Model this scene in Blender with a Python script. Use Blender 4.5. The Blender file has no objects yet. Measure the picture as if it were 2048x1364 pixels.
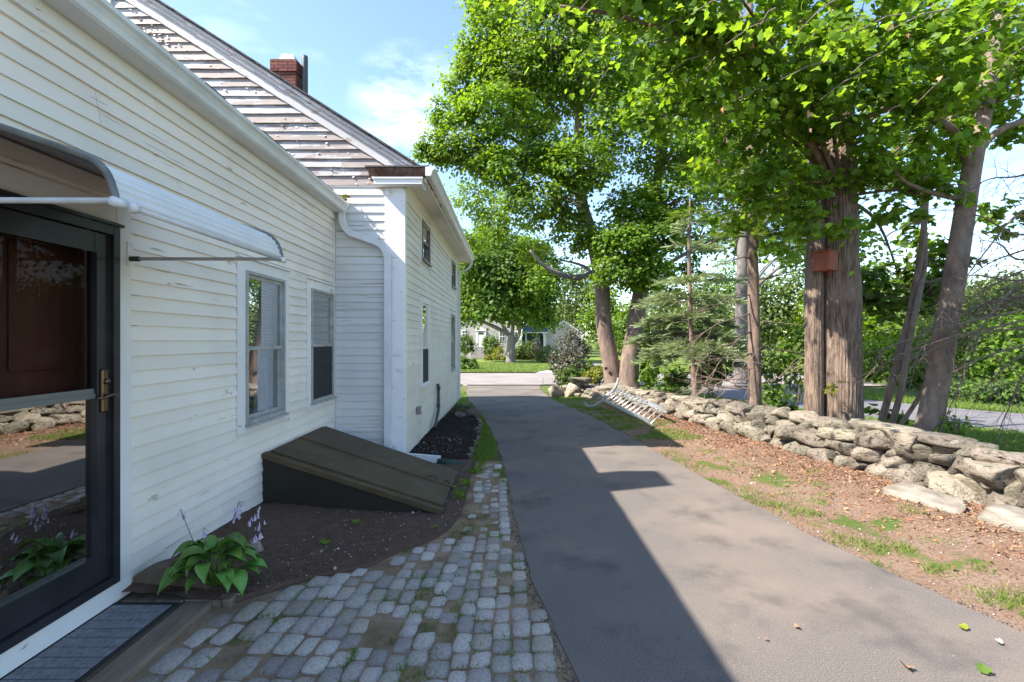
import bpy, math, random
import numpy as np
from mathutils import Vector, Matrix, noise as mnoise

# ---------------------------------------------------------------- camera, sky, sun, exposure
S = bpy.context.scene
COL = S.collection
R = math.radians
random.seed(7)
rng = np.random.default_rng(11)
H = 1.6                      # eye height
cam_d = bpy.data.cameras.new('camera')
cam_d.lens = 17.58; cam_d.sensor_width = 36; cam_d.clip_end = 3000; cam_d.clip_start = 0.05
cam_d.shift_x = 0.001; cam_d.shift_y = -0.001
cam = bpy.data.objects.new('camera', cam_d); COL.objects.link(cam)
cam.location = (0, 0, H); cam.rotation_euler = (R(90), 0, 0)
S.camera = cam

SA, SB = 0.94, 0.29          # shadow offset in x and y for every metre of height
sun_d = bpy.data.lights.new('sun', 'SUN'); sun_d.energy = 4.7; sun_d.angle = R(0.53); sun_d.color = (1.0, 0.92, 0.80)
sun = bpy.data.objects.new('sun', sun_d); COL.objects.link(sun)
sdir = Vector((-SA, -SB, 1)).normalized()
sun.rotation_euler = sdir.to_track_quat('Z', 'Y').to_euler()
elev = math.asin(sdir.z); azim = math.atan2(sdir.x, sdir.y)

W = bpy.data.worlds.new('World'); S.world = W; W.use_nodes = True
nt = W.node_tree; nt.nodes.clear()
def wn(t): return nt.nodes.new(t)
wo = wn('ShaderNodeOutputWorld'); bg = wn('ShaderNodeBackground'); sky = wn('ShaderNodeTexSky')
sky.sky_type = 'NISHITA'; sky.sun_disc = False; sky.sun_elevation = elev; sky.sun_rotation = azim
sky.air_density = 1.0; sky.dust_density = 0.6; sky.ozone_density = 1.2
tc = wn('ShaderNodeTexCoord'); mp = wn('ShaderNodeMapping'); mp.inputs['Scale'].default_value = (1.0, 1.0, 2.6)
nz = wn('ShaderNodeTexNoise'); nz.inputs['Scale'].default_value = 2.1; nz.inputs['Detail'].default_value = 7; nz.inputs['Roughness'].default_value = 0.55
mp.inputs['Location'].default_value = (0.35, 0.0, 0.18)
cr = wn('ShaderNodeValToRGB'); cr.color_ramp.elements[0].position = 0.64; cr.color_ramp.elements[1].position = 0.9
sep = wn('ShaderNodeSeparateXYZ')
low = wn('ShaderNodeMapRange'); low.inputs[1].default_value = 0.5; low.inputs[2].default_value = 0.0; low.inputs[3].default_value = 0.35; low.inputs[4].default_value = 0.5
mul = wn('ShaderNodeMath'); mul.operation = 'MULTIPLY'
mx = wn('ShaderNodeMixRGB'); mx.inputs[2].default_value = (6.2, 6.6, 7.3, 1)
hs = wn('ShaderNodeHueSaturation'); hs.inputs['Hue'].default_value = 0.502; hs.inputs['Saturation'].default_value = 1.04; hs.inputs['Value'].default_value = 0.90
L = nt.links.new
L(tc.outputs['Generated'], mp.inputs[0]); L(mp.outputs[0], nz.inputs['Vector']); L(nz.outputs['Fac'], cr.inputs[0])
# one soft fair-weather cloud low over the far end of the drive
dp = wn('ShaderNodeVectorMath'); dp.operation = 'DOT_PRODUCT'; dp.inputs[1].default_value = Vector((-.20, 1, .46)).normalized()
dm = wn('ShaderNodeMapRange'); dm.inputs[1].default_value = .9935; dm.inputs[2].default_value = 1.0; dm.inputs[4].default_value = .62
n2 = wn('ShaderNodeTexNoise'); n2.inputs['Scale'].default_value = 9; n2.inputs['Detail'].default_value = 8; n2.inputs['Roughness'].default_value = .6
m2 = wn('ShaderNodeMapRange'); m2.inputs[1].default_value = .38; m2.inputs[2].default_value = .75; mm = wn('ShaderNodeMath'); mm.operation = 'MULTIPLY'
mxx = wn('ShaderNodeMath'); mxx.operation = 'MAXIMUM'
L(tc.outputs['Generated'], dp.inputs[0]); L(dp.outputs['Value'], dm.inputs[0]); L(mp.outputs[0], n2.inputs['Vector']); L(n2.outputs['Fac'], m2.inputs[0]); L(dm.outputs[0], mm.inputs[0]); L(m2.outputs[0], mm.inputs[1])
L(tc.outputs['Generated'], sep.inputs[0]); L(sep.outputs[2], low.inputs[0])
L(cr.outputs[0], mul.inputs[0]); L(low.outputs[0], mul.inputs[1]); L(mul.outputs[0], mxx.inputs[0]); L(mm.outputs[0], mxx.inputs[1]); L(mxx.outputs[0], mx.inputs[0])
L(sky.outputs[0], hs.inputs['Color']); L(hs.outputs[0], mx.inputs[1]); L(mx.outputs[0], bg.inputs[0]); L(bg.outputs[0], wo.inputs[0])
bg.inputs[1].default_value = 0.15

S.view_settings.view_transform = 'Standard'; S.view_settings.look = 'None'
S.view_settings.exposure = 1.62; S.view_settings.gamma = 1.0; S.view_settings.use_curve_mapping = False
S.render.engine = 'CYCLES'
S.cycles.max_bounces = 8; S.cycles.transparent_max_bounces = 12; S.cycles.diffuse_bounces = 4

# ---------------------------------------------------------------- helpers
def P(px, py, Y):            # photo pixel at depth Y -> world point
    return Vector(((px-1022)*Y/1000, Y, H + (680-py)*Y/1000))

def sm(a, b, x):
    t = max(0.0, min(1.0, (x-a)/(b-a))); return t*t*(3-2*t)

def put(name, me, mat=None, parent=None, loc=None):
    o = bpy.data.objects.new(name, me); COL.objects.link(o)
    if mat is not None and len(me.materials) == 0: me.materials.append(mat)
    if parent is not None: o.parent = parent
    if loc is not None: o.location = loc
    return o

def tag(o, label=None, cat=None, group=None, kind=None):
    if label: o['label'] = label
    if cat: o['category'] = cat
    if group: o['group'] = group
    if kind: o['kind'] = kind
    return o

def empty(name, loc=(0, 0, 0), label=None, cat=None, group=None):
    o = bpy.data.objects.new(name, None); COL.objects.link(o); o.location = loc; o.empty_display_size = 0.1
    return tag(o, label, cat, group)

def npmesh(name, V, F, smooth=False):
    """V (n,3), F (m,k) numpy"""
    me = bpy.data.meshes.new(name)
    V = np.asarray(V, dtype=np.float32); F = np.asarray(F, dtype=np.int32)
    m, k = F.shape
    me.vertices.add(len(V)); me.vertices.foreach_set('co', V.ravel())
    me.loops.add(m*k); me.loops.foreach_set('vertex_index', F.ravel())
    me.polygons.add(m); me.polygons.foreach_set('loop_start', np.arange(0, m*k, k, dtype=np.int32))
    me.polygons.foreach_set('loop_total', np.full(m, k, dtype=np.int32))
    if smooth: me.polygons.foreach_set('use_smooth', np.ones(m, dtype=bool))
    me.update(); me.validate()
    return me

class MB:
    def __init__(s): s.v = []; s.f = []
    def add(s, vs, fs):
        n = len(s.v); s.v += [tuple(v) for v in vs]; s.f += [tuple(i+n for i in f) for f in fs]; return s
    def box(s, a, b):
        x0, x1 = sorted((a[0], b[0])); y0, y1 = sorted((a[1], b[1])); z0, z1 = sorted((a[2], b[2]))
        return s.add([(x0,y0,z0),(x1,y0,z0),(x1,y1,z0),(x0,y1,z0),(x0,y0,z1),(x1,y0,z1),(x1,y1,z1),(x0,y1,z1)],
                     [(0,3,2,1),(4,5,6,7),(0,1,5,4),(1,2,6,5),(2,3,7,6),(3,0,4,7)])
    def prism(s, poly, ext):     # poly: 3D points, ext: extrusion vector
        n = len(poly); e = Vector(ext)
        vs = [Vector(p) for p in poly] + [Vector(p)+e for p in poly]
        return s.add(vs, [tuple(range(n))[::-1], tuple(range(n, 2*n))] + [(i, (i+1) % n, n+(i+1) % n, n+i) for i in range(n)])
    def tube(s, pts, rad, sides=8, cap=True):
        pts = [Vector(p) for p in pts]; n = len(pts)
        if not hasattr(rad, '__len__'): rad = [rad]*n
        up = Vector((0.0, 0.0, 1.0)); base = len(s.v)
        d0 = (pts[1]-pts[0]).normalized()
        x = up.cross(d0) if abs(d0.z) < .95 else Vector((1, 0, 0)).cross(d0)
        x.normalize()
        for i in range(n):
            d = (pts[min(i+1, n-1)]-pts[max(i-1, 0)]).normalized()
            x = (x - d*x.dot(d)).normalized(); y = d.cross(x)
            for k in range(sides):
                a = 2*math.pi*k/sides
                s.v.append(tuple(pts[i] + (x*math.cos(a) + y*math.sin(a))*rad[i]))
        for i in range(n-1):
            for k in range(sides):
                k2 = (k+1) % sides
                s.f.append((base+i*sides+k, base+i*sides+k2, base+(i+1)*sides+k2, base+(i+1)*sides+k))
        if cap:
            s.f.append(tuple(base+k for k in range(sides))[::-1]); s.f.append(tuple(base+(n-1)*sides+k for k in range(sides)))
        return s
    def mesh(s, name, smooth=False):
        me = bpy.data.meshes.new(name); me.from_pydata(s.v, [], s.f)
        if smooth: me.polygons.foreach_set('use_smooth', [True]*len(me.polygons))
        me.update(); return me
    def build(s, name, mat, parent=None, smooth=False, bevel=0):
        o = put(name, s.mesh(name, smooth), mat, parent)
        if bevel:
            m = o.modifiers.new('b', 'BEVEL'); m.width = bevel; m.segments = 2; m.limit_method = 'ANGLE'
        return o

# ---------------------------------------------------------------- materials
def newmat(name):
    m = bpy.data.materials.new(name); m.use_nodes = True
    t = m.node_tree; b = t.nodes['Principled BSDF']; return m, t, b
def srgb(c): return tuple(c)+(1,)

def M(name, col, rough=0.6, col2=None, scale=8, bump=0.0, bscale=None, metal=0, rnd=0.0, spec=0.4, detail=6, stretch=(1,1,1), lo=.35, hi=.65, island=0.0, bdist=0.01, col3=None, scale3=1.5, lo3=.5, hi3=.6, coord='Object', col4=None, scale4=2, lo4=.5, hi4=.7):
    m, t, b = newmat(name); N = t.nodes.new; K = t.links.new
    b.inputs['Roughness'].default_value = rough; b.inputs['Metallic'].default_value = metal
    b.inputs['Specular IOR Level'].default_value = spec
    tc = N('ShaderNodeTexCoord'); mp = N('ShaderNodeMapping'); mp.inputs['Scale'].default_value = stretch
    if coord == 'World':
        g = N('ShaderNodeNewGeometry'); K(g.outputs['Position'], mp.inputs[0])
    else: K(tc.outputs[coord], mp.inputs[0])
    out = None
    rgb = N('ShaderNodeRGB'); rgb.outputs[0].default_value = srgb(col); out = rgb.outputs[0]
    def mixn(c2, sc, l, h, out, det=detail):
        nz = N('ShaderNodeTexNoise'); nz.inputs['Scale'].default_value = sc; nz.inputs['Detail'].default_value = det; nz.inputs['Roughness'].default_value = .6
        K(mp.outputs[0], nz.inputs['Vector'])
        mr = N('ShaderNodeMapRange'); mr.inputs[1].default_value = l; mr.inputs[2].default_value = h; K(nz.outputs['Fac'], mr.inputs[0])
        mx = N('ShaderNodeMixRGB'); K(mr.outputs[0], mx.inputs[0]); K(out, mx.inputs[1]); mx.inputs[2].default_value = srgb(c2)
        return mx.outputs[0]
    if col2: out = mixn(col2, scale, lo, hi, out)
    if col3: out = mixn(col3, scale3, lo3, hi3, out)
    if col4: out = mixn(col4, scale4, lo4, hi4, out, 9)
    if rnd or island:
        hs = N('ShaderNodeHueSaturation'); K(out, hs.inputs['Color'])
        if rnd: src = N('ShaderNodeObjectInfo').outputs['Random']; amt = rnd
        else: src = N('ShaderNodeNewGeometry').outputs['Random Per Island']; amt = island
        mr = N('ShaderNodeMapRange'); K(src, mr.inputs[0]); mr.inputs[3].default_value = 1-amt; mr.inputs[4].default_value = 1+amt
        K(mr.outputs[0], hs.inputs['Value'])
        m7 = N('ShaderNodeMath'); m7.operation = 'MULTIPLY'; m7.inputs[1].default_value = 7.31; K(src, m7.inputs[0])
        fr = N('ShaderNodeMath'); fr.operation = 'FRACT'; K(m7.outputs[0], fr.inputs[0])
        mh = N('ShaderNodeMapRange'); K(fr.outputs[0], mh.inputs[0]); mh.inputs[3].default_value = .5-amt*.07; mh.inputs[4].default_value = .5+amt*.05
        K(mh.outputs[0], hs.inputs['Hue'])
        out = hs.outputs[0]
    K(out, b.inputs['Base Color'])
    if bump:
        nb = N('ShaderNodeTexNoise'); nb.inputs['Scale'].default_value = bscale or scale*4; nb.inputs['Detail'].default_value = 8; nb.inputs['Roughness'].default_value = .65
        K(mp.outputs[0], nb.inputs['Vector'])
        bn = N('ShaderNodeBump'); bn.inputs['Strength'].default_value = bump; bn.inputs['Distance'].default_value = bdist
        K(nb.outputs['Fac'], bn.inputs['Height']); K(bn.outputs[0], b.inputs['Normal'])
    return m

def leafmat(name, col, col2, trans=0.45, tcol=None, var=.35, rough=.5):
    m, t, b = newmat(name); N = t.nodes.new; K = t.links.new
    g = N('ShaderNodeNewGeometry'); mx = N('ShaderNodeMixRGB'); K(g.outputs['Random Per Island'], mx.inputs[0])
    mx.inputs[1].default_value = srgb(col); mx.inputs[2].default_value = srgb(col2)
    m7 = N('ShaderNodeMath'); m7.operation = 'MULTIPLY'; m7.inputs[1].default_value = 13.7; K(g.outputs['Random Per Island'], m7.inputs[0])
    fr = N('ShaderNodeMath'); fr.operation = 'FRACT'; K(m7.outputs[0], fr.inputs[0])
    hs = N('ShaderNodeHueSaturation'); mr = N('ShaderNodeMapRange'); K(fr.outputs[0], mr.inputs[0]); mr.inputs[3].default_value = 1-var; mr.inputs[4].default_value = 1+var
    K(mr.outputs[0], hs.inputs['Value']); K(mx.outputs[0], hs.inputs['Color'])
    b.inputs['Roughness'].default_value = rough; b.inputs['Specular IOR Level'].default_value = .35
    K(hs.outputs[0], b.inputs['Base Color'])
    tr = N('ShaderNodeBsdfTranslucent'); h2 = N('ShaderNodeMixRGB'); h2.blend_type = 'MULTIPLY'; h2.inputs[0].default_value = 1
    K(hs.outputs[0], h2.inputs[1]); h2.inputs[2].default_value = srgb(tcol or (1.9, 1.7, .6)); K(h2.outputs[0], tr.inputs[0])
    ms = N('ShaderNodeMixShader'); ms.inputs[0].default_value = trans
    K(b.outputs[0], ms.inputs[1]); K(tr.outputs[0], ms.inputs[2]); K(ms.outputs[0], t.nodes['Material Output'].inputs[0])
    return m

def glassmat(name, boost=2.2, tint=(.85, .9, .9), base=.04):
    m, t, b = newmat(name); N = t.nodes.new; K = t.links.new
    fr = N('ShaderNodeFresnel'); fr.inputs[0].default_value = 1.5
    mu = N('ShaderNodeMath'); mu.operation = 'MULTIPLY_ADD'; mu.use_clamp = True; mu.inputs[1].default_value = boost; mu.inputs[2].default_value = base
    K(fr.outputs[0], mu.inputs[0])
    gb = N('ShaderNodeNewGeometry'); fb = N('ShaderNodeMath'); fb.operation = 'SUBTRACT'; fb.inputs[0].default_value = 1; K(gb.outputs['Backfacing'], fb.inputs[1])
    fm = N('ShaderNodeMath'); fm.operation = 'MULTIPLY'; K(mu.outputs[0], fm.inputs[0]); K(fb.outputs[0], fm.inputs[1])
    tr = N('ShaderNodeBsdfTransparent'); tr.inputs[0].default_value = srgb(tint)
    gl = N('ShaderNodeBsdfGlossy'); gl.inputs['Roughness'].default_value = .0
    ms = N('ShaderNodeMixShader'); K(fm.outputs[0], ms.inputs[0]); K(tr.outputs[0], ms.inputs[1]); K(gl.outputs[0], ms.inputs[2])
    K(ms.outputs[0], t.nodes['Material Output'].inputs[0])
    return m

def peelmat(name, amount=0.5, *a, cracks=0, **k):
    return _peel(name, cracks, amount, *a, **k)
def _peel(name, cracks, amount, paint=(.78, .76, .74), wood=(.30, .25, .22), sc=3.0, seed=0):
    """white paint flaking off grey-brown clapboards"""
    m, t, b = newmat(name); N = t.nodes.new; K = t.links.new
    g = N('ShaderNodeNewGeometry'); mp = N('ShaderNodeMapping'); mp.inputs['Scale'].default_value = (1, 1, 3.2); mp.inputs['Location'].default_value = (seed, 0, 0); K(g.outputs['Position'], mp.inputs[0])
    oi = N('ShaderNodeObjectInfo')
    nz = N('ShaderNodeTexNoise'); nz.inputs['Scale'].default_value = sc; nz.inputs['Detail'].default_value = 9; nz.inputs['Roughness'].default_value = .62; K(mp.outputs[0], nz.inputs['Vector'])
    ad = N('ShaderNodeMath'); ad.operation = 'MULTIPLY_ADD'; ad.inputs[1].default_value = .12; K(oi.outputs['Random'], ad.inputs[0]); K(nz.outputs['Fac'], ad.inputs[2])
    th = .78 - amount*.28
    mr = N('ShaderNodeMapRange'); mr.inputs[1].default_value = th; mr.inputs[2].default_value = th+.015; K(ad.outputs[0], mr.inputs[0])
    sepn = N('ShaderNodeTexNoise'); sepn.inputs['Scale'].default_value = 30; sepn.inputs['Detail'].default_value = 5
    mp2 = N('ShaderNodeMapping'); mp2.inputs['Scale'].default_value = (.25, .25, 3); K(g.outputs['Position'], mp2.inputs[0]); K(mp2.outputs[0], sepn.inputs['Vector'])
    wd = N('ShaderNodeMixRGB'); K(sepn.outputs['Fac'], wd.inputs[0]); wd.inputs[1].default_value = srgb(wood); wd.inputs[2].default_value = srgb([min(.8, c*1.9) for c in wood])
    pn = N('ShaderNodeMixRGB'); n3 = N('ShaderNodeTexNoise'); n3.inputs['Scale'].default_value = 1.3; n3.inputs['Detail'].default_value = 8; K(g.outputs['Position'], n3.inputs['Vector'])
    m3 = N('ShaderNodeMapRange'); m3.inputs[1].default_value = .45; m3.inputs[2].default_value = .75; K(n3.outputs['Fac'], m3.inputs[0]); K(m3.outputs[0], pn.inputs[0])
    pn.inputs[1].default_value = srgb(paint); pn.inputs[2].default_value = srgb([c*.86 for c in paint])
    mx = N('ShaderNodeMixRGB'); K(mr.outputs[0], mx.inputs[0]); K(pn.outputs[0], mx.inputs[1]); K(wd.outputs[0], mx.inputs[2])
    if cracks:
        mc = N('ShaderNodeMapping'); mc.inputs['Scale'].default_value = (1, 1.6, 70); K(g.outputs['Position'], mc.inputs[0])
        nc = N('ShaderNodeTexNoise'); nc.inputs['Scale'].default_value = 1.0; nc.inputs['Detail'].default_value = 3; nc.inputs['Distortion'].default_value = .3; K(mc.outputs[0], nc.inputs['Vector'])
        nb_ = N('ShaderNodeTexNoise'); nb_.inputs['Scale'].default_value = 1.1; nb_.inputs['Detail'].default_value = 5; K(g.outputs['Position'], nb_.inputs['Vector'])
        aa = N('ShaderNodeMath'); aa.operation = 'MULTIPLY_ADD'; aa.inputs[1].default_value = .5; K(nb_.outputs['Fac'], aa.inputs[0]); K(nc.outputs['Fac'], aa.inputs[2])
        rc = N('ShaderNodeMapRange'); rc.inputs[1].default_value = cracks; rc.inputs[2].default_value = cracks+.03; K(aa.outputs[0], rc.inputs[0])
        mk = N('ShaderNodeMixRGB'); K(rc.outputs[0], mk.inputs[0]); K(mx.outputs[0], mk.inputs[1]); mk.inputs[2].default_value = (.30, .26, .22, 1); mx = mk
    hs = N('ShaderNodeHueSaturation'); r2 = N('ShaderNodeMapRange'); K(oi.outputs['Random'], r2.inputs[0]); r2.inputs[3].default_value = .93; r2.inputs[4].default_value = 1.03
    K(r2.outputs[0], hs.inputs['Value']); K(mx.outputs[0], hs.inputs['Color']); K(hs.outputs[0], b.inputs['Base Color'])
    b.inputs['Roughness'].default_value = .6; b.inputs['Specular IOR Level'].default_value = .3
    inv = N('ShaderNodeMath'); inv.operation = 'MULTIPLY_ADD'; inv.inputs[1].default_value = -1; inv.inputs[2].default_value = 1; K(mr.outputs[0], inv.inputs[0])
    sm2 = N('ShaderNodeMath'); sm2.operation = 'MULTIPLY_ADD'; sm2.inputs[1].default_value = .25; K(sepn.outputs['Fac'], sm2.inputs[0]); K(inv.outputs[0], sm2.inputs[2])
    bn = N('ShaderNodeBump'); bn.inputs['Strength'].default_value = .6; bn.inputs['Distance'].default_value = .003; K(sm2.outputs[0], bn.inputs['Height']); K(bn.outputs[0], b.inputs['Normal'])
    return m

m_white = peelmat('white_clapboard_paint', .06, (.83, .765, .675), (.36, .31, .27), 5.0, cracks=.955)
m_neutral = peelmat('cool_white_clapboard_paint', .03, (.68, .67, .66), (.33, .28, .24), 4.0, cracks=.95)
m_side = peelmat('side_clapboard_paint', .08, (.76, .72, .62), (.33, .28, .24), 3.0)
m_gable = peelmat('peeling_clapboard_paint', .95, (.44, .425, .43), (.20, .17, .16), 2.4, 3.1)
m_trim = peelmat('white_trim_paint', .10, (.80, .79, .76), (.33, .28, .24), 5.0, 2)
m_rake = peelmat('peeling_rake_paint', .45, (.58, .56, .56), (.28, .22, .20), 4, 5)
m_rot = M('rotten_wood', (.10, .045, .03), .9, (.20, .13, .10), 14, .6, 40, bdist=.01)
m_gut = M('white_gutter_metal', (.72, .73, .71), .35, (.60, .61, .59), 3, spec=.5)
m_down = M('pale_downspout_metal', (.72, .74, .76), .4, (.62, .64, .66), 4)
m_black = M('black_door_metal', (.018, .019, .024), .28, (.03, .03, .036), 6, spec=.5)
m_bronze = M('bronze_handle', (.16, .11, .07), .35, metal=.9)
m_sill = M('grey_sash_metal', (.42, .42, .40), .5, (.30, .30, .28), 12)
m_sashdark = M('dark_sash', (.12, .11, .10), .5, (.2, .19, .17), 12)
m_glass = glassmat('window_glass', 3.0, base=.18)
m_doorglass = glassmat('door_glass', 3.0, (.45, .47, .5), .36)
m_screen = M('dark_screen', (.03, .03, .032), .8)
m_room = M('room_dark', (.10, .095, .09), .9)
m_curt = M('grey_curtain', (.36, .40, .46), .9, (.28, .32, .38), 4)
m_blind = M('white_blind', (.6, .6, .58), .6)
m_wooddoor = M('brown_inner_door', (.17, .065, .04), .5, (.11, .045, .03), 3, stretch=(4, 4, .4))
m_shingle = M('dark_shingle', (.055, .05, .052), .9, (.10, .09, .09), 30, .5, 90, rnd=.3)
m_brick = M('red_brick', (.18, .055, .042), .85, (.11, .038, .032), 12, .4, 60, rnd=.35)
m_mortar = M('mortar', (.30, .27, .25), .9, (.2, .17, .16), 20)
m_pipe = M('dark_flue_pipe', (.045, .055, .06), .5, (.08, .085, .09), 5)
m_alu = M('aluminium', (.62, .63, .64), .35, (.45, .46, .47), 20, metal=.75)
m_cap = M('silver_flashing', (.75, .75, .76), .35, (.5, .5, .52), 30, .8, 20, metal=.6, bdist=.03)
m_awn = M('white_awning_panel', (.74, .75, .76), .35, (.66, .68, .69), 5)
m_awnd = M('smoked_awning_panel', (.11, .11, .12), .35, (.22, .21, .2), 7)
m_awnf = M('dark_awning_frame', (.10, .105, .10), .35, (.2, .2, .18), 9, metal=.3)
m_arm = M('grey_awning_arm', (.62, .62, .62), .4, (.5, .5, .5), 8)
m_bulk = M('cellar_door_paint', (.070, .050, .028), .6, (.105, .078, .042), 4, .25, 40, col3=(.10, .065, .055), scale3=1.6, lo3=.52, hi3=.75, spec=.2, bdist=.004)
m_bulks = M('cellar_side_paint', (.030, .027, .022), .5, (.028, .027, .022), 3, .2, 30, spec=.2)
m_asph = M('asphalt', (.064, .058, .054), .85, (.21, .183, .165), 140, .8, 210, lo=.3, hi=.72, col3=(.215, .17, .14), scale3=.75, lo3=.45, hi3=.80, col4=(.045, .042, .044), scale4=1.6, lo4=.53, hi4=.80, bdist=.004, spec=.3, coord='World')
m_street = M('street_asphalt', (.20, .175, .165), .9, (.25, .225, .215), .8, .3, 60, coord='World', bdist=.005)
m_lane = M('lane_asphalt', (.12, .115, .125), .9, (.16, .15, .16), 1, .4, 80, coord='World', bdist=.004)
m_conc = M('concrete_walk', (.36, .33, .31), .9, (.28, .26, .24), 3, coord='World')
def groundmat():
    m, t, b = newmat('verge_ground'); N = t.nodes.new; K = t.links.new
    g = N('ShaderNodeNewGeometry'); b.inputs['Roughness'].default_value = .95; b.inputs['Specular IOR Level'].default_value = .15
    at = N('ShaderNodeAttribute'); at.attribute_name = 'zone'; at.attribute_type = 'GEOMETRY'
    sp = N('ShaderNodeSeparateColor'); K(at.outputs['Color'], sp.inputs[0])
    def noi(sc, det=8, ro=.6):
        n = N('ShaderNodeTexNoise'); n.inputs['Scale'].default_value = sc; n.inputs['Detail'].default_value = det; n.inputs['Roughness'].default_value = ro; K(g.outputs['Position'], n.inputs['Vector']); return n.outputs['Fac']
    def mr(v, a, c, lo=0, hi=1):
        x = N('ShaderNodeMapRange'); x.inputs[1].default_value = a; x.inputs[2].default_value = c; x.inputs[3].default_value = lo; x.inputs[4].default_value = hi; K(v, x.inputs[0]); return x.outputs[0]
    def mix(f, a, c):
        x = N('ShaderNodeMixRGB'); K(f, x.inputs[0])
        for i, q in ((1, a), (2, c)):
            if isinstance(q, tuple): x.inputs[i].default_value = srgb(q)
            else: K(q, x.inputs[i])
        return x.outputs[0]
    n1 = noi(2.2); n2 = noi(45, 4, .7); n3 = noi(.7); n4 = noi(130, 2)
    earth = mix(mr(n1, .42, .62), (.25, .18, .135), (.23, .135, .09))
    earth = mix(mr(n2, .40, .66), earth, (.12, .075, .055))
    earth = mix(mr(n4, .62, .72), earth, (.40, .29, .21))
    grass = mix(mr(n2, .35, .65), (.060, .105, .022), (.10, .135, .035))
    grass = mix(mr(n3, .45, .7), grass, (.13, .125, .045))
    mask = N('ShaderNodeMath'); mask.operation = 'ADD'; K(sp.outputs[0], mask.inputs[0]); K(mr(n1, .3, .7, -.45, .45), mask.inputs[1])
    col = mix(mr(mask.outputs[0], .42, .60), earth, grass)
    K(col, b.inputs['Base Color'])
    bn = N('ShaderNodeBump'); bn.inputs['Strength'].default_value = .9; bn.inputs['Distance'].default_value = .02; K(n2, bn.inputs['Height']); K(bn.outputs[0], b.inputs['Normal'])
    return m
m_ground = groundmat()
m_lawn = M('lawn_grass', (.115, .175, .030), .95, (.16, .21, .045), 1.2, .8, 25, col3=(.18, .20, .06), scale3=.35, spec=.1, coord='World', bdist=.03)
m_soil = M('dark_soil', (.105, .068, .050), .95, (.135, .090, .068), 14, 1.0, 45, col3=(.16, .12, .09), scale3=55, lo3=.62, hi3=.68, coord='World', bdist=.02, spec=.1)
m_mulch = M('black_mulch', (.018, .015, .014), .95, (.04, .03, .026), 14, 1.0, 50, coord='World', bdist=.03, spec=.1)
m_sand = M('sandy_joints', (.33, .24, .16), .95, (.19, .13, .08), 5, .9, 70, col3=(.07, .075, .025), scale3=3.0, lo3=.55, hi3=.68, coord='World', bdist=.012, spec=.1)
m_sett = M('granite_sett', (.32, .28, .235), .85, (.48, .43, .385), 7, 1.0, 16, rnd=.30, bdist=.008, col3=(.10, .105, .12), scale3=15, lo3=.56, hi3=.70)
m_settb = M('tan_granite_sett', (.30, .25, .19), .8, (.38, .34, .29), 6, 1.0, 14, rnd=.25, bdist=.008, col3=(.12, .11, .09), scale3=14, lo3=.56, hi3=.66)
m_stone = M('field_stone', (.19, .165, .125), .9, (.30, .265, .21), 3.5, 1.0, 11, rnd=.35, bdist=.05, col3=(.055, .055, .04), scale3=6.5, lo3=.52, hi3=.66, lo=.3, hi=.7)
m_ledge = M('pale_ledge_rock', (.16, .14, .115), .85, (.30, .27, .23), 3, .8, 16, bdist=.02)
m_mat = M('grey_door_mat', (.14, .14, .15), .8, (.26, .26, .27), 60, .9, 90, stretch=(1, .35, 1), spec=.4, bdist=.006)
m_rub = M('black_rubber', (.025, .025, .027), .7)
m_plank = M('weathered_plank', (.24, .185, .13), .8, (.14, .11, .08), 4, .6, 18, stretch=(5, .6, 5), bdist=.008)
m_log = M('old_timber_block', (.15, .11, .075), .8, (.08, .062, .042), 4, .6, 25, bdist=.01)
m_bark = M('maple_bark', (.30, .22, .17), .95, (.09, .065, .05), 26, 1.0, 34, stretch=(1, 1, .16), bdist=.06, col3=(.27, .23, .20), scale3=2.2, lo3=.55, hi3=.75)
m_barks = M('smooth_bark', (.24, .17, .135), .9, (.11, .08, .065), 9, .8, 26, stretch=(1, 1, .35), bdist=.02, col3=(.20, .18, .155), scale3=2.0, lo3=.55, hi3=.7)
m_barkg = M('grey_bark', (.20, .18, .17), .9, (.13, .12, .12), 12, .8, 30, stretch=(1, 1, .4), bdist=.02)
m_twig = M('dead_twig', (.17, .125, .10), .9, (.10, .075, .06), 8)
m_twigp = M('pale_dead_twig', (.34, .27, .22), .9, (.2, .15, .12), 8)
m_leafA = leafmat('maple_leaf_bright', (.085, .185, .020), (.155, .25, .028), .55)
m_leafB = leafmat('maple_leaf_mid', (.085, .17, .022), (.15, .24, .03), .55)
m_leafC = leafmat('dark_leaf', (.06, .125, .025), (.11, .18, .03), .45)
m_leafY = leafmat('yellow_green_leaf', (.13, .17, .015), (.19, .20, .02), .4)
m_leafF = leafmat('far_leaf', (.085, .13, .035), (.14, .19, .05), .35, (1.5, 1.5, .7))
m_leafH = leafmat('hedge_leaf', (.065, .12, .024), (.11, .165, .032), .35)
m_needle = leafmat('spruce_needle', (.20, .27, .13), (.30, .36, .20), .25, (1.2, 1.2, .8))
m_purple = leafmat('purple_leaf', (.06, .075, .04), (.11, .095, .07), .3, (1.3, 1.1, .9))
m_grassb = leafmat('grass_blade', (.10, .17, .025), (.18, .25, .045), .35, (1.4, 1.5, .5), .3, .6)
m_grassd = leafmat('dry_grass_blade', (.16, .165, .05), (.22, .19, .09), .3, (1.3, 1.3, .7), .3, .7)
m_hosta = M('hosta_leaf', (.075, .19, .025), .4, (.11, .23, .035), 10, .5, 6, stretch=(1, 1, 1), rnd=.25, spec=.5)
m_hstem = M('hosta_stem', (.08, .09, .04), .6, (.10, .06, .06), 10)
m_flower = M('lilac_flower', (.42, .33, .50), .6, (.55, .48, .6), 20)
m_dead = leafmat('fallen_leaf', (.24, .105, .055), (.33, .19, .11), .15, (1, 1, 1), .4, .8)
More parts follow.
